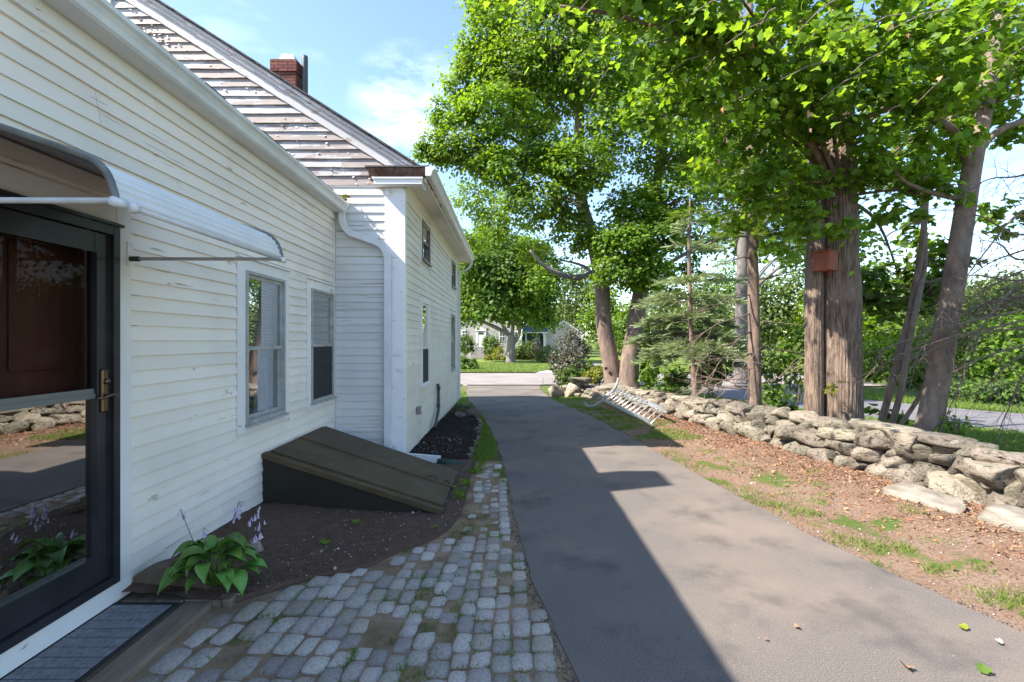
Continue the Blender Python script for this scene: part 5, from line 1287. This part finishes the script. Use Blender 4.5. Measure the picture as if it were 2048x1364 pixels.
# --- lawn tree in front of the neighbour's house
lt = [P(1021, 727, 42), P(1022, 690, 42), P(1024, 670, 42)]
lf = [B(960, 560, 42, 38, 34, 3000), B(1000, 540, 41, 40, 40, 3600), B(1045, 560, 42, 40, 40, 3400), B(1080, 590, 43, 30, 30, 1900), B(940, 605, 43, 26, 26, 1700), B(985, 600, 41, 38, 30, 2700), B(1035, 615, 42, 34, 26, 2000), B(1000, 500, 43, 50, 30, 2600), B(1060, 500, 44, 40, 26, 1800), B(1100, 545, 44, 26, 24, 1200), B(975, 470, 44, 30, 20, 1000), B(905, 580, 44, 20, 24, 700), B(1075, 560, 40, 24, 22, 1100), B(950, 520, 40, 26, 22, 1200), B(930, 540, 44, 30, 36, 1900), B(925, 625, 43, 18, 14, 600), B(1085, 630, 44, 22, 20, 900)]
lawnt = bigtree('lawn_tree', 'round crowned tree with forking trunk on the lawn before the grey house', [(lt, [.42, .34, .30], 12)], lf, [m_leafB, m_leafC], .30, 81, m_barkg, 1.0, spine=[P(1024, 670, 42), P(1010, 650, 42), P(1030, 645, 42), P(1040, 660, 42)], r0=.17)
for pts in ([(1024, 678), (1008, 655), (1000, 630), (990, 600)], [(1024, 672), (1026, 650), (1026, 620)], [(1024, 690), (1038, 670), (1042, 640), (1048, 610)], [(1016, 668), (985, 652), (955, 640), (930, 636)]):
    b = MB(); b.tube(spline([P(a, c_, 42) for a, c_ in pts], 10), [.20-.015*i for i in range(10)], 7); under(b.build('limb', m_barkg, None, True), lawnt)

# ---------------------------------------------------------------- neighbour's grey house and garage
YN = 56.0; s = YN/1000
def Q(px, py, dy=0): v = P(px, py, YN); return (v.x, YN+dy, v.z)
nh = empty('neighbour_house', Q(985, 720), 'pale grey clapboard house with white pedimented door across the street', 'house')
def nbx(px0, py0, px1, py1, d0, d1, name, mat): a = Q(px0, py0, d0); c_ = Q(px1, py1, d1); return under(MB().box(a, c_).build(name, mat), nh)
nbx(820, 560, 1042, 735, 0, 8, 'wall', m_farwall)
b = MB(); a = Q(810, 562, -.4); c_ = Q(1050, 562, -.4); b.prism([(a[0], YN-.4, a[2]), (a[0], YN+8.4, a[2]), (a[0], YN+4, a[2]+3.2)], (c_[0]-a[0], 0, 0)); under(b.build('roof', m_roofd), nh)
nbx(1035, 563, 1043, 735, -.04, -.001, 'corner_board', m_fartrim)
# siding lines as real laps, too fine to pick apart
b = MB(); z = Q(0, 735)[2]; x0, x1 = Q(820, 0)[0], Q(1035, 0)[0]
while z < Q(0, 565)[2]: b.add([(x0, YN-.03, z), (x1, YN-.03, z), (x1, YN-.004, z+.14), (x0, YN-.004, z+.14), (x0, YN-.003, z), (x1, YN-.003, z)], [(0,1,2,3),(4,5,1,0)]); z += .14
tag(under(b.build('siding_laps', m_farwall), nh), kind='stuff')
dr = nbx(956.5, 664, 968.5, 694, -.12, -.035, 'door', m_fartrim)
pn = nbx(957.5, 665, 967.5, 669, -.135, -.121, 'door_glass', m_farglass)
nbx(953, 662, 956, 694, -.15, -.032, 'door_pilaster', m_fartrim); nbx(969, 662, 972, 694, -.15, -.032, 'door_pilaster', m_fartrim)
b = MB(); b.prism([Q(951, 662, -.2), Q(974, 662, -.2), Q(962.5, 654, -.2)], (0, .16, 0)); under(b.build('pediment', m_fartrim), nh)
for (a, c_, t_, u_) in ((925, 935, 662, 673), (1000, 1009, 664, 682), (1025, 1034, 664, 682), (876, 886, 662, 673), (925, 935, 610, 628), (958, 968, 610, 626), (1003, 1012, 610, 628)):
    w_ = nbx(a-1.5, t_-1.5, c_+1.5, u_+1.5, -.06, -.033, 'window', m_fartrim)
    g0 = Q(a, t_, -.075); g1 = Q(c_, u_, -.0605); g = MB().box(g0, g1).build('pane', m_farglass); g.parent = w_
    b = MB(); mx_ = (g0[0]+g1[0])/2; mz = (g0[2]+g1[2])/2; b.box((mx_-.02, YN-.085, g1[2]), (mx_+.02, YN-.076, g0[2])); b.box((g0[0], YN-.088, mz-.03), (g1[0], YN-.077, mz+.03)); g = b.build('muntin', m_fartrim); g.parent = w_
st_ = empty('front_steps', Q(957, 715), 'granite front steps with railing up to the white pedimented door', 'steps')
for k in range(6):
    y1 = 694+k*3.9; a = Q(951-k*1.2, y1, -.3-.3*(k+1)); c_ = Q(970+k*.2, 722, -.16)
    under(MB().box(a, c_).build('step', m_granite), st_)
b = MB()
for px in (948.5,):
    for k in range(5): b.tube([Q(px-k*.9, 690+k*3.5, -.4-.3*k), Q(px-k*.9, 705+k*3.5, -.4-.3*k)], .02, 5)
    b.tube([Q(px, 685, -.3), Q(px-3.6, 700, -1.8)], .025, 5)
under(b.build('railing', m_black), st_)
gr = empty('neighbour_garage', Q(1127, 720), 'small grey gabled garage with white trim beyond the lilac', 'garage')
YB = 58.0
def G(px, py, d=0): v = P(px, py, YB); return (v.x, YB+d, v.z)
b = MB(); b.prism([G(1089, 735), G(1089, 668), G(1127, 643), G(1165, 668), G(1165, 735)], (0, 7, 0)); under(b.build('wall', m_farwall), gr)
for (p0, p1, q0, q1) in ((1085, 671, 1127, 643), (1169, 671, 1127, 643)):
    b = MB(); b.prism([G(p0, p1, -.15), G(q0, q1, -.15), G(q0, q1-3, -.15), G(p0, p1-3, -.15)], (0, .14, 0)); under(b.build('rake_board', m_fartrim), gr)
    b = MB(); b.prism([G(p0, p1-3.1, -.2), G(q0, q1-3.1, -.2), G(q0, q1-5, -.2), G(p0, p1-5, -.2)], (0, 7.4, 0)); under(b.build('roof', m_roofd), gr)
for px in (1089, 1162): under(MB().box(G(px, 670, -.05), G(px+3, 735, -.002)).build('corner_board', m_fartrim), gr)
br = empty('breezeway', Q(1065, 700), 'low link with dark green roof between the grey house and garage', 'breezeway')
b = MB(); a = P(1046, 664, 57.5); c_ = P(1096, 664, 57.5); b.prism([(a.x, 57.3, a.z), (a.x, 60.5, a.z+.9), (a.x, 60.5, a.z)], (c_.x-a.x, 0, 0)); under(b.build('roof', m_roofg), br)
b = MB(); b.box((a.x, 58.6, -1.2), (c_.x, 60.4, a.z-.01)); under(b.build('wall', m_roofg), br)
b = MB(); b.box((a.x, 57.35, a.z-.14), (c_.x, 57.45, a.z-.002)); under(b.build('fascia', m_fartrim), br)
for px in (1051, 1087): b = MB(); v = P(px, 690, 57.4); b.box((v.x, 57.38, -1.2), (v.x+.12, 57.5, a.z-.145)); under(b.build('post', m_fartrim), br)
b = MB(); v = P(1070, 670, 58.55); w_ = P(1080, 700, 58.55); b.box((v.x, 58.5, w_.z), (w_.x, 58.59, v.z)); under(b.build('door', M('pale_green_door', (.22, .33, .28), .5)), br)

# ---------------------------------------------------------------- shrubs and hedges
def shrub(name, label, blobs, mat, lsz, seed, clump_=.22, percl=40, cat='shrub', group=None, stems=True, upn=.4, shell=.85):
    c = blobs[0][0]; e = empty(name, (c[0], c[1], gz(c[0], c[1])), label, cat, group)
    if stems:
        b = MB(); rg = random.Random(seed)
        for (cc, rx, ry, rzz, N) in blobs:
            g0 = Vector((cc[0], cc[1], gz(cc[0], cc[1])-.02))
            for k in range(6): tgt = Vector(cc)+Vector((rg.uniform(-.8, .8)*rx, rg.uniform(-.8, .8)*ry, rg.uniform(-.3, .9)*rzz)); b.tube([g0+Vector((rg.uniform(-.2, .2)*rx, rg.uniform(-.2, .2)*ry, 0)), g0.lerp(tgt, .5)+Vector((rg.uniform(-.1, .1), 0, 0)), tgt], [.03*min(1, rx), .02*min(1, rx), .008], 5, False)
        tag(under(b.build('stems', m_twig, None), e), kind='stuff')
    foliage('foliage', blobs, lsz, mat, e, seed, clump_, percl=percl, upn=upn, shell=shell, flat=.9); return e
shrub('clipped_shrub', 'round clipped shrub left of the neighbour steps', [B(932, 690, 52, 15, 17, 1900)], m_leafH, .16, 101, .3, group=None)
shrub('clipped_shrub', 'round clipped shrub right of the neighbour steps', [B(985, 689, 52, 17, 18, 2100)], m_leafH, .16, 102, .3)
shrub('low_shrub', 'dark rounded shrub by the street at the house corner', [B(930, 730, 31, 20, 17, 1800)], m_leafC, .12, 103, .22)
shrub('clipped_hedge', 'dense dark hedge along the grey house right of the lawn tree', [B(1048, 702, 50, 22, 17, 2400), B(1032, 706, 49.5, 14, 13, 900)], m_leafH, .16, 104, .3, cat='hedge')
shrub('yellow_shrub', 'low yellow green shrub under the lawn tree', [B(1000, 708, 49, 14, 14, 900), B(980, 715, 48, 12, 8, 500), B(1012, 712, 48, 10, 9, 400)], m_leafY, .14, 105, .3)
shrub('purple_shrub', 'dark purple shrub between the hedge and the breezeway', [B(1074, 702, 49, 9, 17, 900)], m_purple, .15, 106, .3)
shrub('drive_shrub', 'olive green shrub beside the neighbour driveway', [B(1098, 708, 42, 20, 20, 1700), B(1080, 715, 42, 10, 12, 500)], m_leafF, .13, 107, .3)
shrub('lilac_bush', 'loose lilac bush standing by the granite post at the wall end', [B(1138, 690, 18.5, 30, 34, 950), B(1120, 722, 18, 26, 24, 700), B(1148, 735, 17.5, 34, 26, 1500), B(1165, 705, 18.5, 16, 28, 380), B(1135, 760, 17.2, 26, 16, 900)], m_purple, .085, 108, .2, percl=18, shell=.6)
shrub('lilac_suckers', 'dense green undergrowth at the foot of the lilac', [B(1140, 755, 17, 28, 22, 1700), B(1165, 740, 17.4, 22, 20, 1200)], m_leafC, .075, 109, .2)
shrub('yellow_bush', 'yellow green bush left of the curved maple', [B(1192, 748, 16.8, 22, 17, 1500), B(1175, 752, 17, 16, 12, 700)], m_leafY, .07, 110, .18)
shrub('wall_shrub', 'bright green seedling growing behind the wall right of the twin maples', [B(1300, 735, 14.8, 18, 32, 1100), B(1292, 690, 15, 18, 18, 500)], m_leafB, .09, 111, .2)
shrub('vine_patch', 'leafy weeds behind the wall left of the spruce trunk', [B(1350, 755, 13, 24, 14, 500), B(1420, 745, 12, 34, 26, 700), B(1340, 790, 12.5, 20, 12, 380)], m_leafC, .11, 112, .25, percl=14)
shrub('maple_saplings', 'young maple leaves between the spruce and the thick maple', [B(1560, 740, 11, 34, 60, 800), B(1590, 690, 10.5, 24, 50, 450), B(1575, 830, 9.3, 20, 22, 420), B(1545, 790, 10, 18, 28, 300)], m_leafC, .10, 113, .25, percl=14)
shrub('sprout', 'bright green leaves sprouting from the base of the thick maple', [B(1668, 775, 6.9, 12, 9, 60), B(1655, 855, 6.95, 16, 6, 90)], m_leafY, .055, 114, .1, percl=20, stems=False)
shrub('weed_clump', 'weeds at the foot of the leaning trunk', [B(1905, 850, 6.6, 22, 20, 300), B(1880, 862, 6.5, 12, 10, 80)], m_leafA, .06, 115, .12, percl=14)
# thicket beyond the lane, and the wooded backdrop
g_ = 'bushes beyond the lane'
rg_ = random.Random(71)
for k, (px, py, Y, rx, ry, N, m_) in enumerate(((1780, 730, 22, 60, 55, 5200, m_leafB), (1860, 700, 20, 60, 60, 5200, m_leafB), (1940, 720, 19, 70, 70, 6500, m_leafA), (2040, 720, 18, 70, 80, 6500, m_leafA), (1990, 640, 24, 80, 60, 5200, m_leafF), (1900, 620, 26, 70, 50, 4200, m_leafF), (2080, 620, 22, 70, 90, 5200, m_leafF), (2140, 740, 17.5, 70, 90, 4500, m_leafB), (1830, 770, 20, 50, 22, 1700, m_leafC), (1930, 785, 17.2, 60, 22, 2100, m_leafC), (2030, 790, 15.6, 60, 26, 2300, m_leafC))):
    w_ = ['dark low bramble' if m_ is m_leafC else 'bright green bush' if m_ in (m_leafA, m_leafB) else 'tall pale green bush'][0]
    pos_ = ['directly behind the thin stems', 'behind the leaning trunk', 'right of the leaning trunk', 'at the right picture side', 'above the right bushes', 'above the leaning trunk middle', 'farthest right and tallest', 'beyond the dead spruce', 'at the lane edge behind thin stems', 'at the lane edge in the middle', 'at the lane edge nearest the right'][k]
    shrub('thicket_bush', f'{w_} beyond the lane {pos_}', [B(px, py, Y, rx, ry, N)], m_, .14, 200+k, .35, cat='bush', group=g_, stems=(k < 4))
# far tree row
g_ = 'trees in the far backdrop'
k = 0
spec = [(1150, 590, 78, 55, 70), (1205, 620, 74, 40, 60), (1120, 640, 90, 40, 40), (1085, 640, 95, 30, 40), (1260, 650, 70, 50, 55), (1330, 640, 72, 55, 60), (1400, 620, 66, 50, 80), (1450, 600, 78, 50, 100), (1520, 615, 62, 50, 90), (1590, 610, 64, 55, 95), (1660, 620, 58, 50, 80), (1730, 610, 60, 60, 95), (1810, 620, 58, 60, 80), (1900, 620, 60, 70, 78), (2000, 610, 58, 70, 80), (2110, 600, 60, 80, 90), (930, 560, 90, 70, 90), (860, 560, 90, 70, 90), (1010, 560, 92, 60, 80)]
for (px, py, Y, rx, ry) in spec:
    far_l = ['broad', 'rounded', 'bushy', 'pale', 'low', 'tall'][k % 6]
    where = ['behind the garage', 'behind the curved maple', 'above the garage left slope', 'above the breezeway', 'left of the small spruce', 'behind the small spruce', 'right of the small spruce', 'behind the bare spruce branches', 'behind the slim spruce trunk', 'between spruce and thick maple', 'behind the thick maple', 'behind the thin stems', 'behind the leaning trunk', 'right beyond the leaning trunk', 'behind the dead boughs', 'at the far right', 'behind the lawn tree left side', 'hidden mostly by the farmhouse', 'behind the lawn tree top'][k]
    bl = [B(px, py, Y, rx*.75, ry*.7, 1500), B(px-rx*.5, py+ry*.3, Y-1, rx*.5, ry*.5, 800), B(px+rx*.5, py+ry*.25, Y+1, rx*.5, ry*.5, 800), B(px+rx*.1, py-ry*.45, Y, rx*.45, ry*.4, 700)]
    x_, y_ = P(px, py, Y).x, Y; e = empty('far_tree', (x_, y_, gz(x_, y_)), f'{far_l} green tree in the far backdrop {where}', 'tree', g_)
    under(MB().tube([(x_, y_, gz(x_, y_)-.2), (x_+.2, y_, P(px, py, Y).z)], [.35, .18], 7).build('trunk', m_barkg, None, True), e)
    foliage('crown', bl, .42, (m_leafF, m_leafB, m_leafF)[k % 3], e, 300+k, 1.3, percl=30, shell=.7, upn=.5); k += 1
# distant wood as one mass closing the horizon
bl = []; rg_ = random.Random(5)
for i in range(46):
    X = -170+i*9+rg_.uniform(-3, 3); Yw = 118+rg_.uniform(-8, 14); h = rg_.uniform(5, 9); bl.append(((X, Yw, h*.55-1), 7.5, 6, h*.62, 700))
o = foliage('distant_wood', bl, .85, m_leafF, empty('w'), 900, 2.2, percl=24, shell=.8, upn=.4); par = o.parent; o.parent = None; o.matrix_parent_inverse = Matrix.Identity(4); bpy.data.objects.remove(par)

# granite post, street marker, weeds
tag(MB().box((1.55, 17.2, -.35), (1.70, 17.35, .38)).build('granite_post', m_granite, None, bevel=.012), 'square grey granite post at the end of the stone wall', 'post')
v = P(1085, 768, 19.5); tag(MB().tube([(v.x, 19.5, -.3), (v.x+.03, 19.5, .12)], .010, 6).build('marker_stake', m_twig, None), 'thin wooden marker stake at the street edge', 'stake')

# ---------------------------------------------------------------- grass, litter, small things
gnp = np.random.default_rng(77)
def blades(name, pts, h, w, mat, spread=.4, parent=None):
    pts = np.array(pts); N = len(pts)
    nrm = gnp.normal(size=(N, 3))*np.array([1, 1, .1]); t = np.stack([gnp.normal(size=N)*spread, gnp.normal(size=N)*spread, np.ones(N)], 1)
    hh = h*gnp.uniform(.5, 1.3, N)
    return tag(scatter(name, BLADE, BLF, pts, frames(nrm, gnp, t), np.stack([np.full(N, w)*gnp.uniform(.7, 1.3, N), hh, hh], 1), mat), kind='stuff')
def surf(x, y):
    z = gz(x, y)
    if interp(DR, y)+.05 < x < wallx(y)+.5 and -3 < y < 16:
        e = min(1, (x-interp(DR, y))/.3); z += e*(.03*mnoise.noise(Vector((x*1.7, y*1.7, 0))) + .012*mnoise.noise(Vector((x*7, y*7, 3))) + .035*sm(.3, 1.6, x-interp(DR, y)))
    return z
r = random.Random(55)
# tufts on the verge
tuft = [(2.98, 3.05, .14, 260), (3.12, 3.10, .12, 200), (2.62, 3.95, .16, 230), (2.8, 3.86, .14, 200), (2.98, 3.82, .12, 180), (3.55, 2.75, .18, 280), (3.35, 2.62, .14, 220), (2.40, 5.05, .18, 240), (2.50, 4.8, .16, 220), (2.62, 4.62, .16, 200), (2.75, 4.55, .08, 90), (3.0, 4.9, .12, 110), (2.3, 5.6, .14, 160), (2.25, 6.2, .2, 200), (2.2, 6.9, .2, 160), (3.3, 5.4, .14, 110), (3.35, 3.9, .1, 80), (3.25, 3.45, .08, 70), (2.95, 3.45, .09, 90), (3.7, 4.6, .14, 110), (3.55, 5.9, .12, 90), (2.9, 6.4, .2, 120), (3.05, 2.5, .1, 120), (3.1, 5.9, .1, 60), (3.9, 3.5, .14, 100), (2.45, 5.3, .2, 160), (2.85, 5.2, .1, 60), (2.6, 3.55, .07, 70)]
pts = []; pd = []
for (x, y, s_, n) in tuft:
    for k in range(int(n*.9)):
        a, b_ = x+r.gauss(0, s_*.55), y+r.gauss(0, s_*.55)
        if a > interp(DR, b_)+.03: (pts if r.random() < .85 else pd).append((a, b_, surf(a, b_)-.005))
blades('grass', pts, .055, .006, m_grassb, .75); 
for k in range(5200):
    y = r.uniform(2.4, 12); x = r.uniform(interp(DR, y)+.02, wallx(y)+.1)
    if mnoise.noise(Vector((x*1.6, y*1.6, 4))) > .05-.12*sm(5, 9, y): pd.append((x, y, surf(x, y)-.004))
blades('dry_grass', pd, .035, .005, m_grassd, .8)
pts = []
for k in range(30000):      # shaded grass under the house shadow on the far verge
    y = 8+12*r.random()**1.2; x = r.uniform(interp(DR, y), min(wallx(y), 3.4)+.1)
    if mnoise.noise(Vector((x*1.3, y*1.3, 4))) > -.05+.5*sm(.6, 1.6, x-interp(DR, y))-.5*sm(15, 16, y) and y < 16.4: pts.append((x, y, surf(x, y)-.004))
for k in range(22000):      # strip between mulch bed and drive
    y = 5.3+11.5*r.random()**1.25; x0 = interp(MR, y)+.06 if y > 6.6 else -.42; x1 = interp(DL, y)-.02
    if y > 13.2: x0 = -1.6-1.2*sm(13.2, 14.5, y)
    if x1 > x0:
        x = r.uniform(x0, x1)
        if mnoise.noise(Vector((x*3, y*1.5, 9))) > -.25+.45*sm(7.0, 5.4, y): pts.append((x, y, gz(x, y)+.0))
blades('verge_grass', pts, .05, .008, m_grassb, .6)
pts = []
for k in range(70000):      # grass behind the wall and beside the lane
    y = 4.2+12*r.random(); x = wallx(y)+.5+6.5*r.random()**1.3
    if interp(LL, y)+.1 < x: continue
    pts.append((x, y, gz(x, y)))
blades('grass_behind_wall', pts, .08, .014, m_grassb, .6)
pts = []
for k in range(16000): y = r.uniform(6, 19); x = interp(LR, y)+abs(r.gauss(0, .8)); pts.append((x, y, gz(x, y)))
blades('lane_edge_grass', pts, .14, .022, m_grassb, .6)
pts = []
for k in range(60000):      # front of the far lawn
    y = 27.7+14*r.random()**1.6; x = r.uniform(-6, 3.3) if r.random() < .4 else r.uniform(7, 26)
    if x < 3.5 and x > interp(LAWN_R, y)-.05: continue
    pts.append((x, y, gz(x, y)+.09))
blades('lawn_blades', pts, .07, .03, M('lawn_blade', (.12, .18, .032), .9, island=.25), .6)
# weeds and moss in the sett joints
pts = []; r2 = random.Random(9)
for k in range(420):
    cx, cy = r2.uniform(-1.6, .2), r2.uniform(2.1, 4.3)
    if not (interp(SL, cy)+.03 < cx < interp(DL, cy)-.05): continue
    if mnoise.noise(Vector((cx*1.5, cy*1.5, 2))) < -.10: continue
    for j in range(r2.randint(8, 26)): pts.append((cx+r2.gauss(0, .022), cy+r2.gauss(0, .03), gz(cx, cy)+.012))
for k in range(110): pts.append((-.80+r2.gauss(0, .02), 2.42+k*.0012+r2.gauss(0, .02), .012))
blades('joint_grass', pts, .030, .0045, m_grassb, .8)
# litter: bark chips and needles along the wall, leaf bits, pebbles
def litter(name, pts, size, mat, tilt=.5, z=.006):
    pts = np.array(pts)+np.array([0, 0, z]); N = len(pts)
    return tag(scatter(name, LEAF4, LF4, pts, frames(np.array([0, 0, 1.])+gnp.normal(size=(N, 3))*tilt, gnp), np.stack([size*gnp.uniform(.3, 1.1, N), size*gnp.uniform(.5, 1.6, N), size*gnp.uniform(.5, 2, N)], 1), mat), kind='stuff')
pts = []
for k in range(26000):
    y = 2.0+11*r.random()**1.3; d_ = abs(r.gauss(0, .55)); x = wallx(y)+.1-d_
    if x > interp(DR, y)+.02: pts.append((x, y, surf(x, y)))
litter('bark_chips', pts, .020, m_chip, .5)
pts = []
for k in range(3500):
    y = 2.0+9*r.random(); x = wallx(y)-abs(r.gauss(0, .7))
    if x > interp(DR, y)+.05: pts.append((x, y, surf(x, y)))
litter('leaf_litter', pts, .042, m_dead, .6)
pts = []
for k in range(2600):
    y = 1.9+4.5*r.random(); x = r.uniform(interp(SL, y)-.1, interp(DL, y)); pts.append((x, y, gz(x, y)+.01))
litter('joint_debris', pts, .012, m_dead, .5)
pts = []
for k in range(3200):
    y = r.uniform(3.0, 6.2); x = r.uniform(-2.2, interp(BR, y)-.02); pts.append((x, y, gz(x, y)+.045))
litter('soil_debris', pts, .016, M('brown_crumb', (.11, .075, .055), .9, island=.6), .5, .01)
pts = []
for k in range(1400):
    y = r.uniform(6.7, 12.5); x = r.uniform(-1.4, interp(MR, y)-.05); pts.append((x, y, gz(x, y)+.04))
litter('mulch_chips', pts, .03, M('dark_chip', (.05, .04, .035), .9, island=.5), .7)
IC = rock_mesh(5, 1, name='pebble_t'); ICV = np.array([v.co[:] for v in IC.vertices]); ICF = np.array([p.vertices[:] for p in IC.polygons])
pts = []
for k in range(420):
    y = r.uniform(3.0, 6.3); x = r.uniform(-2.2, interp(BR, y)); pts.append((x, y, gz(x, y)+.05))
for k in range(120): y = r.uniform(6.8, 8); x = r.uniform(-1.4, -.7); pts.append((x, y, gz(x, y)+.05))
for k in range(260): y = r.uniform(2, 6); x = r.uniform(interp(DR, y)-.0, interp(DR, y)+1.6); pts.append((x, y, surf(x, y)+.004))
pts = np.array(pts); N = len(pts); tag(scatter('pebbles', ICV, ICF, pts, frames(gnp.normal(size=(N, 3)), gnp), gnp.uniform(.004, .014, N)*np.where(gnp.random(N) < .04, 2.2, 1), m_peb, None, True), kind='stuff')
pts = []
for k in range(330): y = 2.1+9*r.random()**1.5; x = r.uniform(interp(DL, y)+.05, interp(DR, y)-.05); pts.append((x, y, gz(x, y)+.024))
pts = np.array(pts); N = len(pts); tag(scatter('drive_grit', ICV, ICF, pts, frames(gnp.normal(size=(N, 3)), gnp), gnp.uniform(.002, .005, N), m_peb, None, True), kind='stuff')
# leaves lying on the driveway, each its own thing
for (px, py, sz, m_, lab) in ((1808, 1335, .05, m_dead, 'curled orange leaf on the lower driveway'), (1598, 1258, .03, m_dead, 'small orange leaf left on the sunlit driveway'), (1530, 1281, .02, m_dead, 'tiny red leaf nearest the shadow on the driveway'), (1965, 1350, .05, m_leafC, 'dark green leaf at the bottom right of the driveway'), (1933, 1263, .04, m_leafY, 'yellow green leaf on the driveway toward the verge'), (2004, 1292, .03, m_peb, 'pale scrap of leaf on the driveway near the right verge')):
    Y = 1578/(py-680.); p = Vector(((px-1022)*Y/1000, Y, gz(0, Y)+.034)); V_ = MAPLE.copy(); V_[:, 2] += .25*V_[:, 1]**2+.3*np.abs(V_[:, 0])
    o = put('fallen_leaf', npmesh('fallen_leaf', V_, MAPF), m_); o.location = p; o.scale = (sz, sz, sz); o.rotation_euler = (r.uniform(-.2, .2), r.uniform(-.3, .3), r.uniform(0, 6)); tag(o, lab, 'leaf')
# seedlings in the soil bed
for k, (px, py, sz, lab) in enumerate(((712, 1047, .07, 'single leaf seedling in the middle of the soil bed'), (648, 1090, .09, 'two leaved seedling in the soil bed right of the hosta'), (735, 1013, .06, 'round leaved seedling close to the bulkhead side'), (820, 1012, .05, 'thin seedling in front of the bulkhead side'), (1010, 1010, .0, ''), (870, 1055, .05, 'small weed at the low end of the bulkhead'))):
    if not sz: continue
    Y = 1555/(py-680.); p = Vector(((px-1022)*Y/1000, Y, gz(0, Y)+.04)); e = empty('seedling', tuple(p), lab, 'seedling')
    for j in range(4):
        o = put('leaf', npmesh('leaf', LEAF4*np.array([.8, 1, 1.5]), LF4), m_leafA); s_ = sz*r.uniform(.5, .9); o.scale = (s_, s_, s_); o.rotation_euler = (r.uniform(.1, .9), 0, j*1.57+r.uniform(-.5, .5)); o.location = (0, 0, .01); o.parent = e
# weeds beside the bulkhead's low end
for k, (x, y, n, lab) in enumerate(((-.50, 5.0, 60, 'bright green weed at the low edge of the bulkhead, nearer'), (-.48, 5.35, 50, 'bright green weed at the low edge of the bulkhead, middle'), (-.42, 6.0, 70, 'leafy weed beside the green drain sleeve'))):
    shrub('weed', lab, [((x, y, .06), .07, .10, .05, n)], m_leafA, .035, 400+k, .08, cat='weed', percl=12, stems=False)

# crumbs of asphalt and grit along both edges of the drive, a few petals on the bulkhead
pts = []
for k in range(2600):
    y = 2.0+10*r.random()**1.4
    if r.random() < .5: x = interp(DR, y)+r.gauss(.02, .035); z_ = surf(x, y)+.008
    else: x = interp(DL, y)-abs(r.gauss(.0, .03))-.005; z_ = gz(x, y)+.016
    pts.append((x, y, z_))
pts = np.array(pts); N = len(pts); tag(scatter('edge_crumbs', ICV, ICF, pts, frames(gnp.normal(size=(N, 3)), gnp), gnp.uniform(.004, .012, N), M('crumb', (.12, .11, .10), .9, island=.5)), kind='stuff')
pts = []
for k in range(34): q = bp(r.uniform(.05, .95), r.uniform(.08, .97), .028); pts.append(tuple(q))
litter('petals', pts, .014, m_peb, .3, .0)
